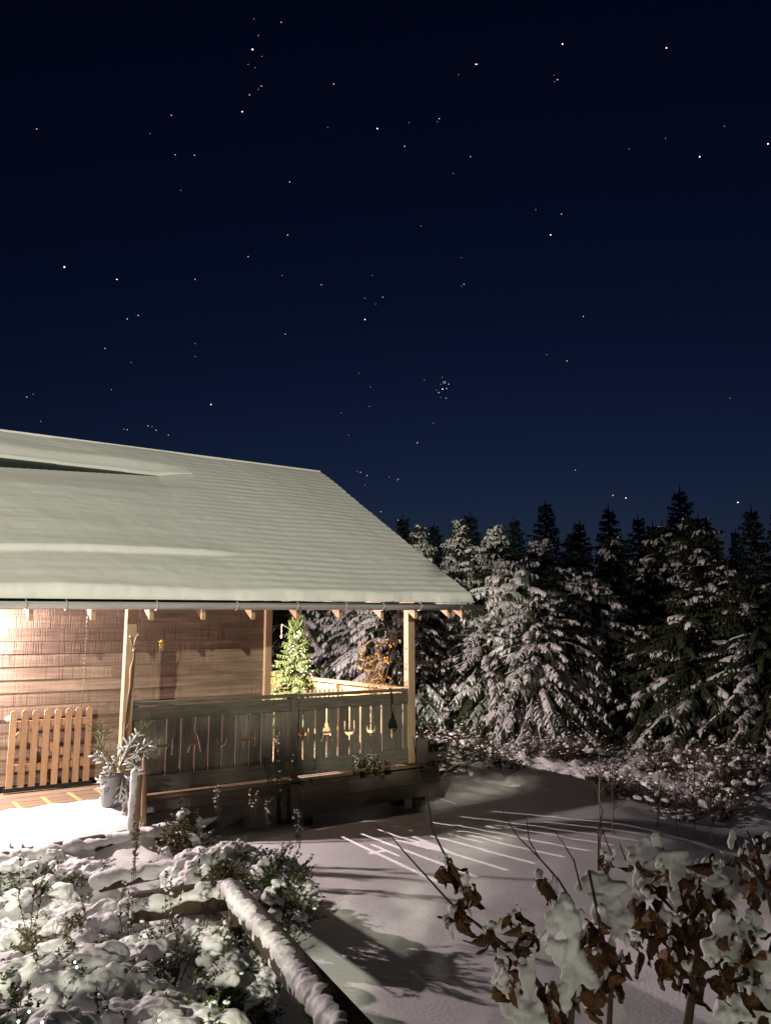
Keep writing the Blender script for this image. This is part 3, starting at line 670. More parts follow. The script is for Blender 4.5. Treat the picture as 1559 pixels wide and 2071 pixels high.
front = [
 ('slim', 615, 20.0, 1090, .3, 'snow-dusted spruce seen through the veranda behind the potted spruce'),
 ('broad', 720, 19.0, 1100, 1.1, 'snowy spruce seen through the veranda behind the berry twigs'),
 ('low', 800, 17.5, 1175, 2.2, 'low snowy spruce directly behind the veranda corner post'),
 ('slim', 850, 21.0, 1062, 4.0, 'snowy spruce rising just past the gable roof edge'),
 ('slim', 930, 20.0, 1050, .7, 'slender tall snowy spruce beside the gutter end'),
 ('broad', 1005, 19.5, 1060, 2.9, 'broad snowy spruce behind the gutter end'),
 ('low', 985, 16.8, 1250, 5.1, 'low drooping snow-laden spruce before the slender tall one'),
 ('broad', 1095, 19.0, 1085, 3.6, 'broad snowy spruce in the middle of the lit tree edge'),
 ('low', 1090, 16.2, 1215, 1.5, 'heavily snow-laden spruce with long hanging branches in the lamplight'),
 ('slim', 1165, 20.5, 1078, 5.2, 'slim snowy spruce between two broad ones'),
 ('low', 1195, 17.2, 1180, .2, 'dense snow-laden spruce behind the heather clumps'),
 ('dim', 1250, 19.5, 1085, 4.4, 'broad snowy spruce where the lamplight fades'),
 ('dim', 1350, 18.5, 1062, .9, 'tall dim snowy spruce with upswept top branches'),
 ('dim', 1425, 17.6, 1045, 2.4, 'tallest dim snowy spruce at the gap in the wood'),
 ('near', 1400, 15.0, 1190, 1.9, 'shadowed spruce with thick snow pads on scattered branches'),
 ('near', 1530, 14.2, 1165, 3.3, 'shadowed spruce with thick snow pads next to the black tree'),
 ('near', 1310, 15.8, 1265, 5.6, 'small shadowed spruce with thick snow pads beside the heather'),
]
front += [('low', 905, 18.4, 1190, 2.0, 'low snowy spruce under the gutter end'), ('low', 1045, 18.2, 1135, 3.0, 'mid-height snowy spruce filling the space behind the hanging-branched one'),
 ('low', 1145, 18.6, 1150, 4.2, 'rounded snowy spruce between the slim and the dense one'), ('dim', 1285, 17.8, 1160, 5.0, 'rounded half-lit spruce where the lamplight fades'), ('dim', 1465, 17.0, 1130, .4, 'rounded dark spruce under the tallest dim one')]
for f in front: conifer(f[0], f[1], f[2], f[3], f[4], f[5], G1, sx=1.32)
back = [(560, 27, 1050), (640, 28, 1040), (760, 27, 1045), (815, 27, 1035), (880, 28, 1050), (955, 27, 1030), (1045, 28, 1040), (1110, 26, 1005), (1180, 28, 1045), (1240, 27, 1018), (1300, 28, 1035), (1390, 25, 980), (1330, 28, 1050), (1450, 29, 1060)]
for i, (x, Y, ty) in enumerate(back):
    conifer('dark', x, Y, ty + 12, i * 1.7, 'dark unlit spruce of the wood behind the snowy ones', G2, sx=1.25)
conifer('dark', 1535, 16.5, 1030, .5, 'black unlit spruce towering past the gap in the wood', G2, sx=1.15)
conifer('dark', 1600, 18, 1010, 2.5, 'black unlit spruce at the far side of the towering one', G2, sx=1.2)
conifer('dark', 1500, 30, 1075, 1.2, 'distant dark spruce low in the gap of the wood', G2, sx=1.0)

# ------------------------------------------------------------------ potted spruce with lights, berry twigs, bench
q = W_(2.72, 2.95, DECK); base = onp(598, 1400, q, N); base = W_(L(base).x, 2.95, DECK)
xt = thing('potted_spruce', base, 0.4, 'potted green spruce on the veranda wound with tiny warm lights', 'tree')
NV, NF, SV, SF = spruce(42, 1.72, 0.62, 130, snow_p=0, step=.034, tl=.17, wd=.0095, base=.06, top_el=48, low_el=-5, droop=.28, power=.9)
off = Vector((0, 0, .30)); link('crown', raw_mesh('crown', [v + off for v in NV], NF, M['needle_fresh']), xt)
mb = MB(); mb.tube([(0, 0, .2), (0, 0, 1.0), (.01, 0, 1.96)], [.028, .018, .006], 8); mb.build('trunk', M['bark'], xt, True)
mb = MB(); mb.tube([(0, 0, 0.0), (0, 0, .02), (0, 0, .30)], [.13, .14, .19], 20); mb.build('pot', M['terracotta'], xt, True)
mb = MB(); rr = random.Random(5)
for k in range(190):
    h = rr.random() ** 1.1 * .93; a = rr.uniform(0, 6.28); r = .58 * (1 - h) ** .9 * rr.uniform(.55, 1.0)
    mb.ball((r*math.cos(a), r*math.sin(a), .36 + h*1.55 + rr.uniform(-.04, .02) - .1*r), rr.uniform(.004, .0075), 1)
mb.build('fairy_lights', M['bulb_warm'], xt, True, 'stuff')
# wooden ornaments hung from the top twigs
for (ex, ey, hang, nm) in ((570, 1262, .19, 'a'), (622, 1275, .25, 'b')):
    e = xt.matrix_world
    P = onp(ex, ey, base, N); l0_ = Matrix.Rotation(-0.4, 4, 'Z') @ (P - base)
    mb = MB(); mb.tube([(0, 0, 1.68), l0_ * .5 + Vector((0, 0, .87)), l0_], [.009, .007, .004], 6); mb.build('top_twig', M['needle_fresh'], xt, True)
    o_ = thing('hanging_ornament', P + Vector((0, 0, -.004)), 0, 'pale ribbon with a wooden ball hanging from the %s top twig of the potted spruce' % ('shorter' if nm == 'a' else 'longer'), 'ornament', None)
    mb = MB(); mb.box((-.004, -.002, -hang), (.004, .002, 0)); mb.build('ribbon', M['post'], o_)
    mb = MB(); mb.ball((0, 0, -hang - .018), (.022, .022, .026), 2); mb.build('ball', M['rafter'], o_, True)
for a in (0.9, 2.1, 3.6, 5.0):
    mb = MB(); mb.tube([(0, 0, 1.62 + .03*a), (.12*math.cos(a), .12*math.sin(a), 1.74 + .03*a), (.2*math.cos(a), .2*math.sin(a), 1.84 + .03*a)], [.010, .011, .003], 6); mb.build('top_twig', M['needle_fresh'], xt, True)
# berries
bb = W_(3.28, 0.55, DECK); b0 = onp(757, 1400, bb, N); bb = W_(L(b0).x, 0.55, DECK)
bt = thing('berry_twigs', bb, 0, 'pot of bare twigs with orange berries on the veranda corner', 'plant')
mb = MB(); mb.tube([(0, 0, 0), (0, 0, .02), (0, 0, .34)], [.12, .13, .17], 20); mb.build('pot', M['terracotta'], bt, True)
rr = random.Random(11); mb = MB(); bm_ = MB(); grn = MB()
for k in range(17):
    a = rr.uniform(0, 6.28); sp_ = rr.uniform(.08, .40); hh = rr.uniform(1.15, 1.62)
    pts = [Vector((0, 0, .3)) + Vector((math.cos(a)*sp_*t*(.5+.5*t) + rr.uniform(-.02, .02), math.sin(a)*sp_*t*(.5+.5*t), (hh - .3)*t)) for t in np.linspace(0, 1, 7)]
    mb.tube(pts, [.007, .0065, .006, .005, .004, .003, .002], 5)
    for j in range(3, 7):
        for _ in range(2):
            e = pts[j] + Vector((rr.uniform(-.1, .1), rr.uniform(-.1, .1), rr.uniform(-.02, .1))); mb.tube([pts[j], (pts[j] + e)*.5 + Vector((0, 0, .015)), e], [.003, .0025, .0015], 4)
            if k % 4:
                for _ in range(rr.choice((1, 2, 3))): 
                    g = e + Vector((rr.uniform(-.025, .025), rr.uniform(-.025, .025), rr.uniform(-.03, .01))); bm_.ball(g, rr.uniform(.010, .016), 1)
mb.build('twigs', M['twig_pale'], bt, True, 'stuff'); bm_.build('berries', M['berry'], bt, True, 'stuff')
for k in range(14):
    a = rr.uniform(0, 6.28); r = rr.uniform(.12, .24); p1 = Vector((r*math.cos(a), r*math.sin(a), .62 + rr.uniform(0, .3)))
    for t in np.linspace(.3, 1, 7):
        c = Vector((0, 0, .34)).lerp(p1, t)
        for s in (-1, 1): 
            d = Vector((-math.sin(a)*s, math.cos(a)*s, .6)).normalized()*.045; grn.add([c, c + d*.5 + Vector((0,0,.006)), c + d, c + d*.5 - Vector((0,0,.006))], [(0,1,2,3)])
grn.build('conifer_sprigs', M['needle_fresh'], bt, False, 'stuff')
# slatted bench behind the railing
bq = W_(2.95, 0.62, DECK); be = thing('slatted_bench', bq, rad(YAW), 'slatted wooden bench behind the front railing of the veranda', 'bench')
mb = MB(); mb.box((-.5, -.2, .42), (.12, .2, .45)); mb.build('seat', M['yellow'], be)
for k in range(9):
    mb = MB(); mb.box((-.49 + k*.072, .17, .45), (-.465 + k*.072, .19, .97)); mb.build('back_slat', M['yellow'], be)
for x in (-.48, .08):
    for y in (-.19, .15):
        mb = MB(); mb.box((x, y, 0), (x+.04, y+.04, .42)); mb.build('leg', M['yellow'], be)

# ------------------------------------------------------------------ bucket of spruce sprigs with a twisted vine, stakes
def sprig(green, snow, p0, p1, r, rr, snowy=True):
    p0, p1 = Vector(p0), Vector(p1); d = (p1 - p0); Ln = d.length; d.normalize()
    mid = (p0 + p1)*.5 + Vector((rr.uniform(-.02, .02), rr.uniform(-.02, .02), rr.uniform(-.01, .02)))
    green.tube([p0, mid, p1], [r*.35, r*.4, r*.2], 6)
    a = d.cross(UPV); a = a.normalized() if a.length > .05 else Vector((1, 0, 0)); b = d.cross(a)
    for k in range(int(Ln / .006)):
        t = rr.random(); c = p0.lerp(mid, 2*t) if t < .5 else mid.lerp(p1, 2*t - 1); th = rr.uniform(0, 6.28)
        o_ = a*math.cos(th) + b*math.sin(th); e = c + (o_ + d*.8)*r*rr.uniform(.8, 1.2); s_ = d.cross(o_)*.0022
        green.add([c - s_, c + s_, e], [(0, 1, 2)])
    if snowy:
        u_ = UPV * r * .55; snow.tube([p0.lerp(mid, .2) + u_, mid + u_*1.1, mid.lerp(p1, .9) + u_, p1 + u_*.6], [r*.3, r*.75, r*.65, r*.2], 7)
bkp = onz(222, 1642, 0.48); bk = thing('bucket_of_sprigs', (bkp.x, bkp.y, ground(bkp.x, bkp.y) - 0.02), 0, 'grey bucket of snowy spruce sprigs at the foot of the veranda post', 'plant')
bz = bk.location.z
mb = MB(); mb.tube([(0, 0, 0), (0, 0, .02), (0, 0, .30), (0, 0, .32)], [.075, .083, .115, .12], 24); mb.build('bucket', M['grey_pot'], bk, True)
rr = random.Random(21); g_ = MB(); s_ = MB(); bl = Vector(bk.location)
def bpx(x, y, dy=0.0): return atY(x, y, bl.y + dy) - bl
main = [((235, 1560), (200, 1500), 0), ((203, 1505), (188, 1462), 0), ((203, 1505), (203, 1460), 0), ((205, 1508), (222, 1474), 0), ((215, 1530), (196, 1505), 0), ((225, 1550), (190, 1525), .03),
 ((240, 1560), (265, 1500), 1), ((262, 1520), (282, 1482), 1), ((282, 1490), (308, 1448), 0), ((280, 1490), (294, 1458), 0), ((262, 1535), (310, 1500), 1), ((255, 1530), (300, 1520), 1),
 ((240, 1565), (202, 1568), 1), ((235, 1560), (205, 1575), 1), ((250, 1575), (222, 1610), 1), ((250, 1570), (242, 1625), 1), ((255, 1580), (262, 1640), 1), ((245, 1550), (270, 1545), 1),
 ((240, 1550), (232, 1530), 1), ((245, 1555), (215, 1545), 1), ((250, 1560), (285, 1560), 1), ((250, 1570), (275, 1590), 1), ((252, 1575), (238, 1650), 1), ((240, 1540), (250, 1510), 1), ((262, 1540), (282, 1530), 1), ((240, 1575), (212, 1620), 1), ((242, 1572), (225, 1632), 1), ((236, 1570), (205, 1600), 1), ((246, 1580), (232, 1640), 1), ((238, 1568), (196, 1585), 1), ((250, 1578), (250, 1640), 1)]
for (a, b, sn) in main:
    dy = rr.uniform(-.14, .08); A3, B3 = bpx(*a, dy*.4), bpx(*b, dy); D3 = B3 - A3
    sprig(g_, s_, A3, B3, .017, rr, bool(sn))
    for t_ in (.35, .55, .75):
        for sg in (-1, 1):
            c = A3.lerp(B3, t_); e = c + D3*rr.uniform(.22, .36) + (D3.cross(Vector((0, 1, 0))).normalized()*sg + Vector((0, rr.uniform(-.4, .4), -.1)))*D3.length*.26
            sprig(g_, s_, c, e, .013, rr, sn and rr.random() < .8)
g_.build('sprigs', M['needle_fresh'], bk, False, 'stuff'); s_.build('sprig_snow', M['snow_fine'], bk, True, 'stuff')
vb = thing('twisted_vine', W_(-0.1, -0.06, DECK), rad(YAW), 'pale twisted vine stem climbing beside the front veranda post', 'vine')
V0 = W_(-0.1, -0.06, DECK)
def vpx(x, y, w_=-0.10): q = face_px(x, y, w_); return Vector((q.x + 0.1, q.y + 0.06, q.z - DECK))
pts = [vpx(*q) for q in ((243, 1530), (250, 1490), (256, 1450), (259, 1415), (264, 1385), (266, 1352), (270, 1330), (272, 1312), (276, 1290), (280, 1272), (284, 1252))]
pts = [q + Vector((.008*math.sin(i*2.3), .01*math.cos(i*1.7), 0)) for i, q in enumerate(pts)]
mb = MB(); mb.tube(pts, [.011, .012, .011, .013, .012, .014, .012, .013, .009, .007, .004], 7); mb.build('stem', M['twig_pale'], vb, True)
for (a, b, c) in (((272, 1312), (266, 1300), (262, 1288)), ((273, 1306), (279, 1296), (281, 1285)), ((270, 1330), (276, 1318), (278, 1310)), ((250, 1490), (258, 1470), (262, 1462))):
    mb = MB(); mb.tube([vpx(*a), vpx(*b), vpx(*c)], [.006, .005, .003], 5); mb.build('side_shoot', M['twig_pale'], vb, True)
mb = MB()
for x, y in ((273, 1314), (271, 1318), (264, 1290), (280, 1287)): mb.ball(vpx(x, y - 3), (.012, .01, .009), 1)
mb.build('stem_snow', M['snow_fine'], vb, True, 'stuff')
def stake(px0, px1, Y, r, nm, label, m, snow):
    a, b = atY(*px0, Y), atY(*px1, Y); gz = min(a.z, ground(a.x, a.y) - .1)
    t = thing(nm, (a.x, a.y, gz), 0, label, 'stake'); d = b - Vector((a.x, a.y, gz))
    mb = MB(); mb.tube([(0, 0, 0), d*.5, d*.94, d], [r, r*.98, r*.9, r*.6], 12); mb.build('stake_pole', m, t, True)
    if snow:
        side = Vector((-.75, -.55, .1))*r*.75
        me = blob_mesh([(d*tt + side + Vector((0, 0, .01)), (r*.95, r*.85, .05)) for tt in np.linspace(.28, .97, 12)] + [(d + Vector((.02, -.01, .005)), (r*1.3, r*1.1, .025))], 'stake_snow', M['snow_fine'], .010)
        link('stake_snow', me, t)
stake((270, 1690), (281, 1562), 7.55, .045, 'garden_stake', 'round leaning stake plastered with snow beside the bucket', M['post'], True)
stake((291, 1680), (293, 1530), 7.75, .026, 'garden_stake', 'bare narrow stake beside the snow-plastered one', M['post'], False)

# ------------------------------------------------------------------ trough and planter at the veranda foot
PL_, PR_ = onz(612, 1652, .10), onz(888, 1606, .10)
zb = .10; zt = (atY(612, 1598, PL_.y).z + atY(888, 1547, PR_.y).z)/2; hl = (PR_ - PL_).length/2
mid_ = (PL_ + PR_)/2; mid_.z = 0
tr = thing('wooden_trough', mid_, math.atan2(PR_.y - PL_.y, PR_.x - PL_.x), 'long weathered plank trough below the front railing', 'trough')
for (y0, y1, nm) in ((0, .03, 'front_plank'), (.27, .30, 'back_plank')):
    for k in range(2):
        zz0 = zb + (zt - zb)*k/2; mb = MB(); mb.box((-hl, y0 + .004*k, zz0 + .003), (hl, y1 + .004*k, zz0 + (zt - zb)/2 - .003)); mb.build(nm, M['trough'], tr)
for s in (-1, 1):
    mb = MB(); mb.box((s*hl - .015, .034, zb), (s*hl + .015, .266, zt)); mb.build('end_plank', M['trough'], tr)
mb = MB(); mb.box((-hl + .02, .036, zb + .02), (hl - .02, .262, zt - .06)); mb.build('soil', M['soil'], tr)
for s in (-.8, .8):
    mb = MB(); mb.box((s*hl - .05, .20, -0.2), (s*hl + .05, .26, zb)); mb.build('foot', M['trough'], tr)
pp = L(onz(852, 1540, 0.45)); pl = thing('planter_box', W_(S_R + .20, 0.06, 0.0), rad(YAW), 'dark square planter box beside the veranda corner post', 'planter')
for (a, b, nm) in (((-.09, -.09, .48), (.09, -.07, .80), 'side_board'), ((-.09, .07, .48), (.09, .09, .80), 'side_board'), ((-.09, -.068, .48), (-.07, .068, .80), 'side_board'), ((.07, -.068, .48), (.09, .068, .80), 'side_board')):
    mb = MB(); mb.box(a, b); mb.build(nm, M['trough'], pl)
mb = MB(); mb.box((-.067, -.067, .49), (.067, .067, .77)); mb.build('soil', M['soil'], pl)
mb = MB(); mb.box((-.06, -.06, -.2), (.06, .06, .478)); mb.build('foot', M['trough'], pl)

# ------------------------------------------------------------------ small plants
def leafquad(mb, c, d, up, ln, wd):
    s = d.cross(up); s = s.normalized() if s.length > 1e-4 else Vector((1, 0, 0)); s *= wd
    mb.add([c, c + d*ln*.5 + s + up*wd*.35, c + d*ln, c + d*ln*.5 - s + up*wd*.35], [(0, 1, 2), (0, 2, 3)])
def leafy(mb_stem, mb_leaf, p0, p1, rr, n, ln, wd, r=.003):
    p0, p1 = Vector(p0), Vector(p1); mid = (p0 + p1)*.5 + Vector((rr.uniform(-.03, .03), rr.uniform(-.03, .03), 0))
    mb_stem.tube([p0, mid, p1], [r, r*.8, r*.4], 5)
    for k in range(n):
        t = .15 + .85*rr.random(); c = p0.lerp(mid, 2*t) if t < .5 else mid.lerp(p1, 2*t - 1)
        d = Vector((rr.uniform(-1, 1), rr.uniform(-1, 1), rr.uniform(-.2, .9))).normalized(); leafquad(mb_leaf, c, d, Vector((rr.uniform(-.4,.4), rr.uniform(-.4,.4), 1)).normalized(), ln*rr.uniform(.6, 1.2), wd*rr.uniform(.7, 1.2))
def sprout(px, py, Y, hpx, label, group, seed, leafmat='leaf_green', nst=3, snow=True, ln=.028, wd=.008, lean=0):
    """upright leafy stalks, foot at pixel (px,py) at distance Y"""
    rr = random.Random(seed); a = atY(px, py, Y); h = hpx * Y / F_PX
    t = thing('stalk_plant', a, 0, label, 'plant', group); st = MB(); lf = MB(); sn = MB()
    for k in range(nst):
        e = Vector((rr.uniform(-.18, .18)*h + lean*h, rr.uniform(-.2, .2)*h, h*rr.uniform(.75, 1.05))); b = Vector((rr.uniform(-.03, .03), rr.uniform(-.03, .03), -.06))
        leafy(st, lf, b, e, rr, int(14 + h*50), ln, wd)
        if snow:
            for _ in range(4):
                q = b.lerp(e, rr.uniform(.4, 1)); sn.ball(q + Vector((rr.uniform(-.012, .012), rr.uniform(-.012, .012), .008)), (rr.uniform(.006, .016), rr.uniform(.006, .014), rr.uniform(.005, .010)), 1)
    st.build('stem', M['twig'], t, True, 'stuff'); lf.build('leaves', M[leafmat], t, False, 'stuff')
    if snow: sn.build('leaf_snow', M['snow_fine'], t, True, 'stuff')
    return t

# dark plants in and before the trough
PG = 'dark plants growing before the veranda'
sprout(575, 1645, 9.0, 150, 'tall dark leggy plant rising in front of the railing post', PG, 1, 'leaf_green', 6, True, .035, .011)
sprout(548, 1640, 9.0, 120, 'shorter dark leggy plant in front of the railing post', PG, 2, 'leaf_green', 5, False, .035, .011)
for i, (x, y) in enumerate(((720, 1565), (745, 1560), (765, 1562))):
    sprout(x, y, 10.0, 34, 'low snowy plant trailing over the plank trough', 'plants in the plank trough', 5 + i, 'leaf_green', 6, True, .04, .014)
sprout(852, 1482, 11.0, 30, 'tuft of snowy leaves in the dark planter box', None, 9, 'leaf_green', 7, True, .04, .014)

# ------------------------------------------------------------------ snowy heather clumps towards the trees
def heather(seed):
    rr = random.Random(seed); balls = []; st = MB(); lf = MB()
    for k in range(16):
        a = rr.uniform(0, 6.28); r = .3*math.sqrt(rr.random()); h = .20*(1 - (r/.36)**2) + rr.uniform(0, .06)
        c = Vector((r*math.cos(a), r*math.sin(a), h)); r0 = rr.uniform(.02, .05); balls.append((c, (r0*rr.uniform(.8, 1.3), r0*rr.uniform(.8, 1.3), r0*rr.uniform(.55, .9))))
    for k in range(70):
        a = rr.uniform(0, 6.28); r = .34*math.sqrt(rr.random()); h = rr.uniform(.12, .36)
        b = Vector((r*.5*math.cos(a), r*.5*math.sin(a), -.02)); e = Vector((r*1.15*math.cos(a), r*1.15*math.sin(a), h)); st.tube([b, (b+e)*.5 + Vector((0,0,.02)), e], [.005, .004, .002], 4)
        for _ in range(5):
            c = b.lerp(e, rr.uniform(.4, 1)); leafquad(lf, c, Vector((rr.uniform(-1,1), rr.uniform(-1,1), rr.uniform(0,1))).normalized(), UPV, rr.uniform(.03, .06), .008)
        if rr.random() < .3: balls.append((e + Vector((0, 0, .004)), (rr.uniform(.012, .03), rr.uniform(.012, .03), rr.uniform(.01, .02))))
    return st.mesh('stems', M['twig'], True), lf.mesh('dry_leaves', M['grass']), blob_mesh(balls, 'clump_snow', M['snow_fine'], .014, .010, 24, 1)
HE = [heather(70 + i) for i in range(4)]
rr = random.Random(77); cnt = 0
spots = []
while cnt < 62:
    x = rr.uniform(850, 1540); y = rr.uniform(1452, 1610)
    if x < 1230 and y > 1548: continue
    P = onz(x, y, 0.15)
    if P.y > 19 or P.y < 9.8: continue
    q = L(P)
    if q.x < 4.3 and q.y > -.8: continue
    if any((P - s).length < .34 for s in spots): continue
    spots.append(P); cnt += 1
    m3 = HE[cnt % 4]; sc_ = rr.uniform(.6, 1.5)
    where = 'snow-capped heather clump in the lamplight below the spruces' if x < 1180 else 'dim snow-capped heather clump in the shade below the spruces'
    t = thing('heather_clump', (P.x, P.y, ground(P.x, P.y) - .03), rr.uniform(0, 6.28), where, 'shrub', 'lit heather clumps' if x < 1180 else 'shaded heather clumps')
    t.scale = (sc_*rr.uniform(1, 1.7), sc_*rr.uniform(.8, 1.3), sc_*rr.uniform(.6, 1.1))
    link('stems', m3[0], t, 'stuff'); link('dry_leaves', m3[1], t, 'stuff'); link('clump_snow', m3[2], t, 'stuff')
# bare saplings standing in the shade on the right
SAP = 'bare saplings right of the yard'
for i, (x, y, Y, h) in enumerate(((1215, 1790, 8.6, 210), (1245, 1740, 9.2, 150), (1375, 1720, 9.5, 190), (1405, 1730, 9.6, 170), (1440, 1720, 9.4, 200), (1330, 1700, 9.8, 150))):
    a = atY(x, y, Y); a.z = ground(a.x, a.y) - .03; hh = h*Y/F_PX; t = thing('bare_sapling', a, i, 'thin bare sapling in the shade beyond the striped snow', 'sapling', SAP); rr = random.Random(i)
    pts = [Vector((0, 0, 0))]
    for k in range(6): pts.append(pts[-1] + Vector((rr.uniform(-.03, .03), rr.uniform(-.02, .02), hh/6)))
    mb = MB(); mb.tube(pts, [.008, .0075, .007, .006, .005, .004, .002], 5); mb.build('stem', M['twig_pale'], t, True)
    for k in range(5):
        b = pts[rr.randint(2, 5)]; e = b + Vector((rr.uniform(-.12, .12), rr.uniform(-.1, .1), rr.uniform(.06, .16))); mb = MB(); mb.tube([b, e], [.004, .0015], 4); mb.build('side_twig', M['twig_pale'], t)

# ------------------------------------------------------------------ timbers and handrail of the planted bank
def timber(px0, px1, z0, z1, r, label):
    a, b = onz(*px0, z0), onz(*px1, z1); t = thing('edging_timber', a, 0, label, 'timber', None); d = b - a; n_ = Vector((-d.y, d.x, 0)).normalized()
    mb = MB(); mb.tube([Vector((0, 0, -.06)), d*.5 + Vector((0, 0, -.055)), d + Vector((0, 0, -.06))], r, 14); mb.build('log', M['bark'], t, True)
    balls = []; k = 0.0; rr = random.Random(len(label))
    while k < 1: balls.append((d*k + Vector((0, 0, -.025 + rr.uniform(-.014, .014))) + n_*rr.uniform(-.04, .01), (.10, r*1.12*rr.uniform(.85, 1.1), .062 + rr.uniform(-.022, .018)))); k += .07/d.length
    link('log_snow', blob_mesh(balls, 'log_snow', M['snow_fine'], .014, .006, 11, 3), t)
timber((-60, 1742), (350, 1668), .46, .40, .085, 'long snow-capped log edging the snow heap by the bucket')
timber((255, 1640), (375, 1610), .36, .34, .05, 'short thin snow-capped log at the foot of the veranda')
timber((205, 1772), (335, 1745), .38, .36, .06, 'short snow-capped log in the middle of the planted bank')
timber((265, 1818), (470, 1792), .48, .46, .10, 'thick snow-capped log meeting the handrail')
# handrail
h0 = atY(470, 1802, 5.7); h1 = atY(742, 2140, 2.75)
hr = thing('log_handrail', (h0.x, h0.y, ground(h0.x, h0.y)), 0, 'sloping round log handrail crusted with snow running toward the terrace', 'handrail')
hb = Vector(hr.location); p0, p1 = h0 - hb, h1 - hb
mb = MB(); mb.tube([p0, p0.lerp(p1, .33), p0.lerp(p1, .66), p1], [.074, .08, .08, .085], 16); mb.build('rail_log', M['bark'], hr, True)
for t_ in (.06, .93):
    c = p0.lerp(p1, t_); gz = ground((c + hb).x, (c + hb).y) - hb.z - .1; mb = MB(); mb.tube([(c.x, c.y, gz), (c.x, c.y, c.z - .02)], .05, 12); mb.build('rail_post', M['bark'], hr, True)
balls = []; rr = random.Random(2); sd = (p1 - p0).cross(UPV).normalized()
for k in np.linspace(.0, 1.0, 150):
    c = p0.lerp(p1, k) + Vector((rr.uniform(-.008, .008), rr.uniform(-.008, .008), rr.uniform(-.012, .004))); balls.append((c + Vector((0, 0, .042)) + sd*(.032 + .008*math.sin(k*9)) , (.055, .066 + rr.uniform(-.012, .010), .044 + rr.uniform(-.010, .006))))
    if rr.random() < .14: balls.append((c + sd*.055 + Vector((0, 0, rr.uniform(-.02, .02))), (.03, .03, .03)))
link('rail_snow', blob_mesh(balls, 'rail_snow', M['snow_fine'], .010, .010, 17, 4), hr)

# ------------------------------------------------------------------ snow-laden evergreen shrubs of the bank
def shrub(name, px, py, Y, rx, ry, rz, n_s, label, seed, leaf='leaf_green', n_sprig=120, cover=1.0, lump=(.05, .12)):
    rr = random.Random(seed); c0 = atY(px, py, Y); gz = ground(c0.x, c0.y)
    t = thing(name, (c0.x, c0.y, gz), 0, label, 'shrub'); top = max(.12, c0.z - gz); rz = max(rz, top*.9)
    balls = []
    def dome(a, q): return Vector((rx*q*math.cos(a), ry*q*math.sin(a), max(0.02, top + rz*(math.sqrt(max(0, 1 - q*q)) - 1))))
    patches = []
    for k in range(int(3 + 6*rx)):
        a = rr.uniform(-2.9, -.2); q = math.sqrt(1 - rr.uniform(.12, .95)**2); patches.append((dome(a, q), rr.uniform(.05, .11)))
    for k in range(int(n_s*1.8)):
        a = rr.uniform(0, 6.28); q = math.sqrt(1 - rr.uniform(.08, 1)**2); p = dome(a, q*.97) + Vector((rr.uniform(-.03, .03), rr.uniform(-.03, .03), rr.uniform(-.035, .015)))
        r = rr.uniform(*lump)*.92
        if any((p - c_).length < r_p + r*.55 for c_, r_p in patches): continue
        balls.append((p, (r, r*rr.uniform(.8, 1.1), r*rr.uniform(.42, .7))))
        for _ in range(3):
            e = p + Vector((rr.uniform(-1, 1), rr.uniform(-1, 1), rr.uniform(-.6, .15)))*r*1.05; q_ = r*rr.uniform(.25, .5); balls.append((e, (q_, q_, q_*rr.uniform(.6, 1))))
    link('shrub_snow', blob_mesh(balls, 'shrub_snow', M['snow_fine'], .0105, .017, 13, 3), t, 'stuff')
    st = MB(); lf = MB(); sn = MB()
    for k in range(n_sprig):
        a = rr.uniform(0, 6.28); q = math.sqrt(1 - rr.uniform(.02, 1)**2); p = dome(a, q) + Vector((0, 0, rr.uniform(-.05, -.0))); d = Vector((math.cos(a)*q*1.2 + rr.uniform(-.5, .5), math.sin(a)*q*1.2 + rr.uniform(-.5, .5), rr.uniform(.1, 1.0))).normalized()
        ln = rr.uniform(.06, .16); leafy(st, lf, p - d*.05, p + d*ln, rr, int(26*ln/.1), .024, .0075, .0022)
        if rr.random() < .4: sn.ball(p + d*ln*.8 + Vector((0, 0, .006)), (rr.uniform(.010, .022), rr.uniform(.010, .02), rr.uniform(.006, .012)), 1)
    for c_, r_p in patches:
        for k in range(9):
            o3 = Vector((rr.uniform(-1, 1), rr.uniform(-1, 1), rr.uniform(-.6, .8)))*r_p*.8; d = (Vector((c_.x, c_.y, .25)).normalized() + Vector((rr.uniform(-.6, .6), rr.uniform(-.6, .6), rr.uniform(-.2, .8)))).normalized()
            leafy(st, lf, c_ + o3 - d*.06, c_ + o3 + d*rr.uniform(.02, .07), rr, 20, .026, .009, .0022)
    for k in range(26):
        a = rr.uniform(0, 6.28); q = rr.random()*.9; e = dome(a, q)*.85 - Vector((0, 0, .03)); st.tube([Vector((e.x*.3, e.y*.3, -.02)), e], [.006, .003], 4)
    for k in range(1100):
        a = rr.uniform(0, 6.28); q = math.sqrt(1 - rr.uniform(.0, 1)**2); p = dome(a, q*.96)*1.0 - Vector((0, 0, rr.uniform(.03, .10))); d = Vector((rr.uniform(-1, 1), rr.uniform(-1, 1), rr.uniform(-.3, .8))).normalized(); leafquad(lf, p, d, UPV, .03, .010)
    st.build('twigs', M['twig'], t, True, 'stuff'); lf.build('leaves', M[leaf], t, False, 'stuff'); sn.build('sprig_snow', M['snow_fine'], t, True, 'stuff')
    return t
shrub('evergreen_shrub', 90, 1950, 4.00, 0.63, 0.57, 0.47, 95, 'snow-smothered evergreen shrub with cold fairy lights by the terrace', 31, n_sprig=130)
shrub('evergreen_shrub', 345, 1905, 4.83, 0.55, 0.69, 0.49, 90, 'snow-smothered evergreen shrub pressed against the log handrail', 32, n_sprig=140)
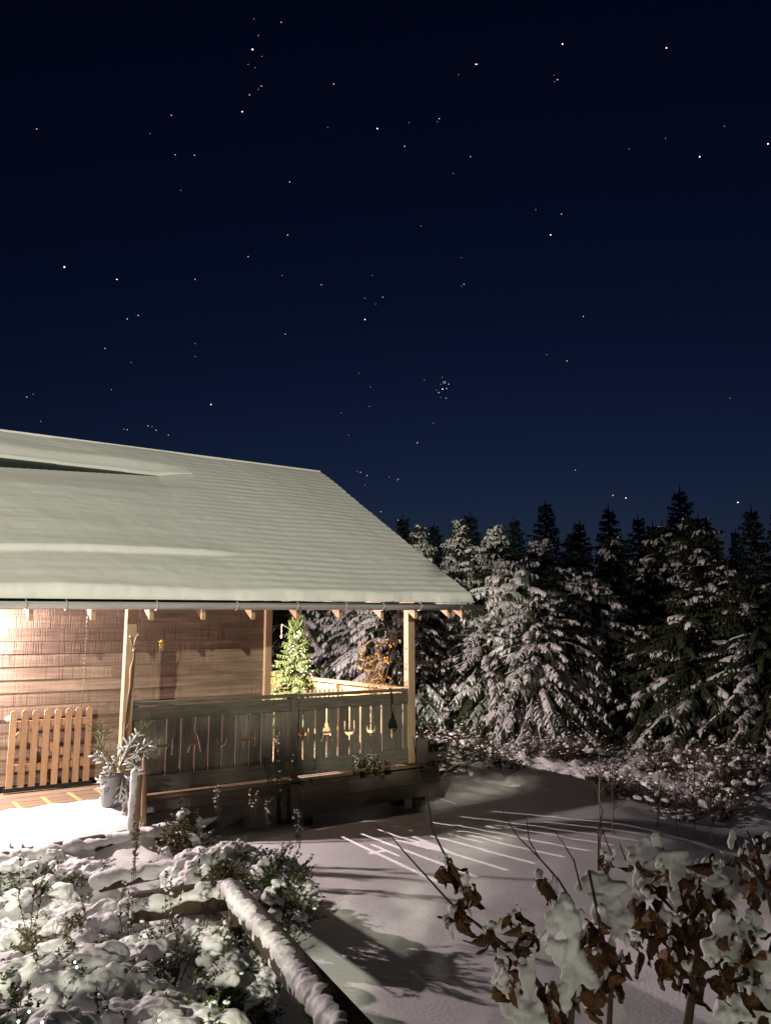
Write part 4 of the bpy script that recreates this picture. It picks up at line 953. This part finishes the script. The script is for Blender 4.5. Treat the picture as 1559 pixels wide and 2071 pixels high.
shrub('evergreen_shrub', 300, 2060, 3.59, 0.47, 0.41, 0.36, 60, 'small leafy snow-covered shrub under the one against the handrail', 33, n_sprig=110)
shrub('evergreen_shrub', 40, 1775, 6.76, 0.63, 0.62, 0.41, 70, 'rounded snowy shrub holding a single bright bulb', 34, n_sprig=50)
shrub('evergreen_shrub', 450, 1715, 6.70, 0.45, 0.43, 0.32, 60, 'wide snowy shrub behind the thick edging log', 35, 'leaf_pale', n_sprig=80)
shrub('evergreen_shrub', 565, 1735, 6.26, 0.26, 0.39, 0.30, 34, 'dark prickly snowy shrub leaning over the yard', 36, n_sprig=130, lump=(.04, .08))
shrub('evergreen_shrub', 375, 1640, 7.30, 0.18, 0.18, 0.16, 18, 'small yellowish snowy shrub below the railing', 37, 'leaf_pale', n_sprig=70, lump=(.03, .07))
shrub('evergreen_shrub', 180, 1850, 5.80, 0.55, 0.48, 0.30, 44, 'flat snowy shrub with yellowish seed heads in the bank', 38, 'leaf_pale', n_sprig=60)
shrub('evergreen_shrub', 470, 1930, 4.97, 0.22, 0.36, 0.36, 26, 'snowy shrub tip squeezed under the log handrail', 39, n_sprig=60, lump=(.04, .08))
shrub('evergreen_shrub', 30, 2075, 3.00, 0.34, 0.34, 0.40, 60, 'snowy shrub at the very edge of the terrace below the fairy lights', 40, n_sprig=90)
# stalks
SG = 'leafy stalks poking from the planted bank'
for i, (x, y, Y, h, mname, lab) in enumerate((
  (270, 1775, 6.48, 120, 'leaf_pale', 'tall yellowish stalk with a snowy head before the bucket'),
  (410, 1860, 5.81, 150, 'leaf_green', 'tall green stalk leaning by the thick edging log'),
  (350, 1900, 5.15, 130, 'leaf_green', 'thin stalk rising from the shrub against the handrail'),
  (255, 1900, 5.28, 100, 'leaf_green', 'thin green stalk among the seed heads'),
  (60, 1870, 5.28, 120, 'leaf_green', 'thin stalk beside the shrub with the single bulb'),
  (440, 1650, 7.60, 60, 'leaf_pale', 'yellowish stalk under the left end of the railing'),
  (510, 1660, 7.50, 60, 'leaf_pale', 'reddish stalk against the dark space under the deck'),
  (545, 1665, 7.40, 50, 'leaf_green', 'short stalk against the dark space under the deck'),
  (600, 1700, 6.60, 60, 'leaf_green', 'curved snowy stalk at the edge of the striped snow'))):
    sprout(x, y, Y, h, lab, SG, 50 + i, mname, 3, True, .03 if Y < 5 else .035, .009)
rr = random.Random(19)
# cold fairy lights
fs_ = thing('fairy_light_string', atY(90, 1950, 2.75), 0, 'string of cold white fairy lights strewn over the snowy shrubs', 'lights'); f0 = Vector(fs_.location)
B = [atY(x, y, Y) - f0 for x, y, Y in ((95, 1776, 6.1), (152, 1946, 3.42), (156, 1956, 3.42), (98, 2004, 3.3), (60, 2046, 2.7), (38, 2066, 2.65), (86, 2068, 2.68), (322, 2064, 3.1))]
mb = MB(); mb.tube([B[1] - Vector((0, -.03, .02)), B[2] - Vector((0, -.02, .02)), B[3] - Vector((0, -.10, .08)), B[4] - Vector((0, -.10, .08)), B[6] - Vector((0, -.10, .08)), (B[6] + B[7])*.5 + Vector((0, .3, -.25)), B[7] - Vector((0, -.08, .06))], .0018, 4); mb.build('cable', M['leaf_green'], fs_, True)
for i, b in enumerate(B): 
    mb = MB(); mb.ball(b, .010 if i == 0 else (.0042 if i != 3 else .006), 1); mb.build('bulb', M['bulb_cold'], fs_, True)

# ------------------------------------------------------------------ brown-leaved shrubs on the right
def leaf_mesh(seed):
    rr = random.Random(seed); nu, nv = 7, 10; V = []; Fc = []; curl = rr.uniform(.6, 2.2); twist = rr.uniform(-1.6, 1.6); fold = rr.uniform(.5, 1.3)
    for j in range(nv):
        t = j/(nv-1); wd = .28*math.sin(math.pi*min(1, t*.93 + .05)**.8)*(1 + .14*math.sin(j*2.9 + seed))
        for i in range(nu):
            u_ = i/(nu-1)*2 - 1; x = u_*wd*math.cos(fold*abs(u_)); y = -abs(u_)**1.3*wd*math.sin(fold)*1.3 + .10*math.sin(t*5 + u_*3 + seed) ; z = -t
            a = twist*t; x, y = x*math.cos(a) - y*math.sin(a), x*math.sin(a) + y*math.cos(a)
            y += curl*.25*t*t
            V.append((x + .03*math.sin(j*2.7 + i*1.9 + seed), y, z*(1 - .15*curl*t)))
    for j in range(nv-1):
        for i in range(nu-1): a = j*nu + i; Fc.append((a, a+1, a+nu+1, a+nu))
    return V, Fc
LEAFM = []
for k in range(6):
    V, Fc = leaf_mesh(k); me = bpy.data.meshes.new('leaf'); me.from_pydata(V, [], Fc); me.materials.append(M['leaf_brown' if k % 3 else 'leaf_ochre'])
    me.polygons.foreach_set('use_smooth', [True]*len(me.polygons)); me.update(); LEAFM.append(me)
def brown_shrub(label, base_px, Y, stems, clusters, snows, seed, twigs=()):
    rr = random.Random(seed); b = atY(*base_px, Y); gz = ground(b.x, b.y) - .05
    t = thing('brown_leaved_shrub', (b.x, b.y, gz), 0, label, 'shrub'); o = Vector(t.location)
    def lp(x, y, dy=0): return atY(x, y, Y + dy) - o
    for pts, r0 in stems:
        P = [lp(*q) for q in pts]
        if pts[0][1] > 2040: P = [Vector((P[0].x*.3, P[0].y*.3, 0))] + P
        mb = MB(); n = len(P); mb.tube(P, [r0*(1 - .72*i/(n-1)) for i in range(n)], 7); mb.build('stem', M['twig'], t, True)
    for pts, r0 in twigs:
        P = [lp(*q) for q in pts]; mb = MB(); n = len(P); mb.tube(P, [r0*(1 - .7*i/(n-1)) for i in range(n)], 5); mb.build('twig', M['twig'], t, True)
    for (x, y, n, spx, spy, size) in clusters:
        for k in range(int(n*1.35)):
            p = lp(x + rr.uniform(-spx, spx), y + rr.uniform(-spy, spy), rr.uniform(-.14, .14)); lo = link('leaf', rr.choice(LEAFM), t)
            s = size*rr.uniform(.55, 1.1); lo.location = p; lo.scale = (s, s, s); lo.rotation_euler = (rr.uniform(-.7, .7), rr.uniform(-.6, .6), rr.uniform(0, 6.28))
    balls = []
    for (x, y, rxp, ryp, dy) in snows:
        k = Y/F_PX; rx, rz = rxp*k*.98, ryp*k*.98; c = lp(x, y, dy); tilt = rr.uniform(-.5, .5)
        for j in range(16):
            a, q = rr.uniform(0, 6.28), math.sqrt(rr.random()); v_ = q*math.sin(a); u_ = q*math.cos(a)*(1 - .35*v_)
            m_ = rr.uniform(.20, .38); th = min(rx, rz)*.30
            balls.append((c + Vector((u_*rx*.8 + tilt*v_*rx*.5, .35*th*v_ + rr.uniform(-.4, .4)*th, v_*rz*.8)), (max(.007, rx*m_), max(.007, th*rr.uniform(.6, 1)), max(.007, rz*m_))))
    for (x, y, n, spx, spy, size) in clusters:          # little pads lying on the leaves
        for k in range(n):
            c = lp(x + rr.uniform(-spx, spx), y - 14 + rr.uniform(-spy, spy), rr.uniform(-.12, .12)); r = rr.uniform(.006, .014)
            balls.append((c, (r*rr.uniform(.7, 1.3), r, r*rr.uniform(.5, 1.3))))
            balls.append((c + Vector((rr.uniform(-.015, .015), 0, -.012)), (r*.6, r*.7, r*rr.uniform(.6, 1.4))))
    if balls: link('shrub_snow', blob_mesh(balls, 'shrub_snow', M['snow_fine'], .0055, .006, 34, 4), t, 'stuff')
    return t
brown_shrub('brown-leaved shrub with long bare twigs and hanging snow sheets before the yard', (1120, 2130), 2.25,
  [([(1120, 2110), (1095, 2000), (1050, 1935), (985, 1885), (940, 1850)], .011), ([(1150, 2110), (1160, 1990), (1170, 1880), (1150, 1810)], .012), ([(1230, 2110), (1235, 1990), (1215, 1880), (1190, 1760)], .012)],
  [(900, 1750, 4, 10, 14, .085), (950, 1800, 4, 16, 20, .080), (930, 1850, 5, 22, 20, .095), (985, 1890, 3, 14, 15, .08), (1040, 1850, 4, 14, 18, .075), (1060, 1900, 5, 20, 24, .08), (1105, 1790, 4, 16, 15, .08), (1025, 1960, 8, 28, 50, .07), (1190, 1900, 9, 30, 50, .085), (1230, 1960, 9, 40, 50, .09), (1150, 2030, 10, 60, 40, .09), (1235, 1740, 3, 14, 10, .05)],
  [(1140, 1880, 40, 62, -.08), (1155, 1960, 46, 60, -.06), (1120, 1805, 10, 34, 0), (1215, 1790, 52, 34, .05), (1235, 1850, 44, 60, .04), (1240, 1940, 26, 50, .04), (1030, 1925, 40, 22, 0), (1070, 1980, 24, 60, -.03), (1020, 1990, 22, 50, -.02), (1110, 2040, 44, 42, -.05), (1050, 2050, 40, 36, -.03), (905, 1870, 12, 34, 0), (1015, 1875, 12, 22, 0)], 3,
  [([(935, 1850), (905, 1820), (860, 1770), (815, 1720), (790, 1690), (757, 1666)], .0036), ([(948, 1830), (925, 1770), (895, 1720), (875, 1680), (862, 1600), (845, 1560), (835, 1490)], .0044), ([(876, 1620), (888, 1580), (890, 1565)], .003), ([(900, 1730), (880, 1690), (866, 1660)], .0026),
   ([(1160, 1830), (1130, 1780), (1090, 1735), (1045, 1690), (1015, 1638)], .0038), ([(1090, 1735), (1070, 1700), (1064, 1658)], .0026), ([(1175, 1800), (1160, 1740), (1135, 1700), (1120, 1680)], .003), ([(1210, 1760), (1210, 1680), (1218, 1640), (1200, 1600)], .0034), ([(1215, 1690), (1228, 1672)], .002), ([(1240, 1740), (1225, 1700), (1215, 1670)], .0025), ([(1265, 1740), (1250, 1700)], .0025),
   ([(1060, 1885), (1090, 1900), (1105, 1880)], .0025), ([(1100, 1795), (1075, 1775)], .002)])
brown_shrub('dense ochre-leaved shrub capped with lumpy snow beside the striped yard', (1400, 2130), 2.5,
  [([(1385, 2110), (1400, 2000), (1410, 1930), (1395, 1850), (1360, 1760), (1330, 1700)], .016), ([(1410, 1930), (1450, 1850), (1480, 1780)], .012), ([(1400, 2000), (1430, 1950), (1470, 1900)], .010), ([(1395, 1850), (1320, 1790), (1270, 1750)], .009)],
  [(1310, 1790, 14, 40, 50, .085), (1370, 1830, 16, 45, 60, .09), (1330, 1880, 14, 50, 50, .09), (1420, 1760, 10, 40, 40, .08), (1400, 1900, 16, 60, 50, .09), (1380, 1960, 10, 40, 30, .09), (1450, 1830, 10, 40, 40, .085)],
  [(1300, 1720, 34, 26, 0), (1328, 1702, 12, 26, -.03), (1350, 1750, 50, 34, -.05), (1290, 1800, 18, 40, -.05), (1380, 1795, 34, 40, -.04), (1430, 1770, 40, 22, -.04), (1320, 1770, 26, 20, -.04), (1455, 1800, 30, 36, 0), (1340, 1850, 12, 30, -.06)], 8)
brown_shrub('snow-heavy shrub with yellowed leaves crowding the brown-leaved ones', (1540, 2130), 2.2,
  [([(1540, 2110), (1530, 2000), (1500, 1920), (1470, 1880)], .013), ([(1530, 2000), (1556, 1930), (1570, 1850)], .010)],
  [(1500, 1900, 8, 40, 30, .08), (1540, 1960, 8, 40, 40, .08), (1470, 1960, 8, 40, 40, .08), (1520, 2030, 8, 50, 40, .08)],
  [(1470, 1890, 50, 46, -.03), (1520, 1870, 40, 26, 0), (1500, 1960, 34, 50, -.05), (1545, 1990, 40, 60, -.06), (1480, 2040, 36, 40, -.05), (1440, 1930, 20, 34, -.02), (1550, 2050, 50, 40, -.06)], 12)
brown_shrub('bare twigs with hanging snow-crusted brown leaves near the black tree', (1550, 1900), 3.4,
  [([(1575, 1900), (1550, 1800), (1530, 1730), (1510, 1680)], .012), ([(1550, 1800), (1500, 1720), (1490, 1690)], .008)],
  [(1510, 1720, 6, 30, 30, .10), (1550, 1730, 8, 26, 40, .10), (1540, 1790, 6, 30, 20, .10)],
  [(1505, 1740, 14, 36, 0), (1545, 1745, 12, 34, 0), (1480, 1700, 8, 22, 0)], 15)

# ------------------------------------------------------------------ unseen trees and shrub added behind the terrace to block the flood lamp
H0, tm, cm, sm = KINDS['tall']
t = thing('spruce_tree', (-0.35, -2.6, ground(-0.35, -2.6)), 1.0, 'tall spruce with high crown standing behind the terrace', 'tree')  # out of view, added to keep flood light off the wood
link('trunk', tm, t); c = link('crown', cm, t); link('branch_snow', sm, c, 'stuff')
t = thing('shade_tree', (-2.8, -2.3, ground(-2.8, -2.3)), 0, 'small broad evergreen tree standing behind the terrace', 'tree')  # out of view, crown shaped to keep flood light off the railing
mb = MB(); mb.tube([(0, 0, -.2), (.03, 0, 1.2), (0, .03, 2.4), (.02, 0, 3.6)], [.08, .07, .055, .02], 8)
rr = random.Random(101)
for k in range(9):
    a = k*.7; mb.tube([(0, 0, 2.0 + .12*k), (.6*math.cos(a), .5*math.sin(a), 2.6 + .1*k), (1.2*math.cos(a), .9*math.sin(a), 2.9 + .12*k)], [.035, .025, .008], 6)
mb.build('trunk', M['bark'], t, True)
lf = MB()
for k in range(105):
    a = rr.uniform(0, 6.28); q = math.sqrt(rr.random()); zz = rr.uniform(-1, 1); zz = zz if rr.random() < .5 else -abs(zz)
    c = Vector((1.1*q*math.cos(a), .45*q*math.sin(a), 3.42 + .46*zz))
    for j in range(34):
        p = c + Vector((rr.gauss(0, .07), rr.gauss(0, .07), rr.gauss(0, .05))); leafquad(lf, p, Vector((rr.uniform(-1, 1), rr.uniform(-1, 1), rr.uniform(-1, 1))).normalized(), Vector((rr.uniform(-1, 1), rr.uniform(-1, 1), 1)).normalized(), .10, .032)
for k in range(15):  # extra low clumps added to dapple the flood light on the bank
    c = Vector((rr.uniform(-.5, 1.1), rr.uniform(-.3, .3), rr.uniform(1.95, 2.75)))
    for j in range(26):
        p = c + Vector((rr.gauss(0, .06), rr.gauss(0, .06), rr.gauss(0, .05))); leafquad(lf, p, Vector((rr.uniform(-1, 1), rr.uniform(-1, 1), rr.uniform(-1, 1))).normalized(), Vector((rr.uniform(-1, 1), rr.uniform(-1, 1), 1)).normalized(), .10, .032)
lf.build('crown', M['leaf_green'], t, False, 'stuff')

t = thing('shade_shrub', (-1.0, -2.3, ground(-1.0, -2.3)), 0, 'evergreen shrub clipped to a ball on a short stem behind the terrace', 'shrub')  # out of view, added to keep flood light off the open snow
mb = MB(); mb.tube([(0, 0, -.2), (0, 0, 2.4)], [.05, .03], 8); mb.build('trunk', M['bark'], t, True)
lf = MB()
for k in range(1900):
    p = Vector((rr.gauss(0, 1), rr.gauss(0, 1), rr.gauss(0, 1))).normalized(); p = Vector((p.x*.80, p.y*.45, p.z*.50))*rr.uniform(.6, 1) + Vector((0, 0, 2.48)); leafquad(lf, p, Vector((rr.uniform(-1, 1), rr.uniform(-1, 1), rr.uniform(-1, 1))).normalized(), Vector((rr.uniform(-1, 1), rr.uniform(-1, 1), 1)).normalized(), .11, .036)
lf.build('crown', M['leaf_green'], t, False, 'stuff')
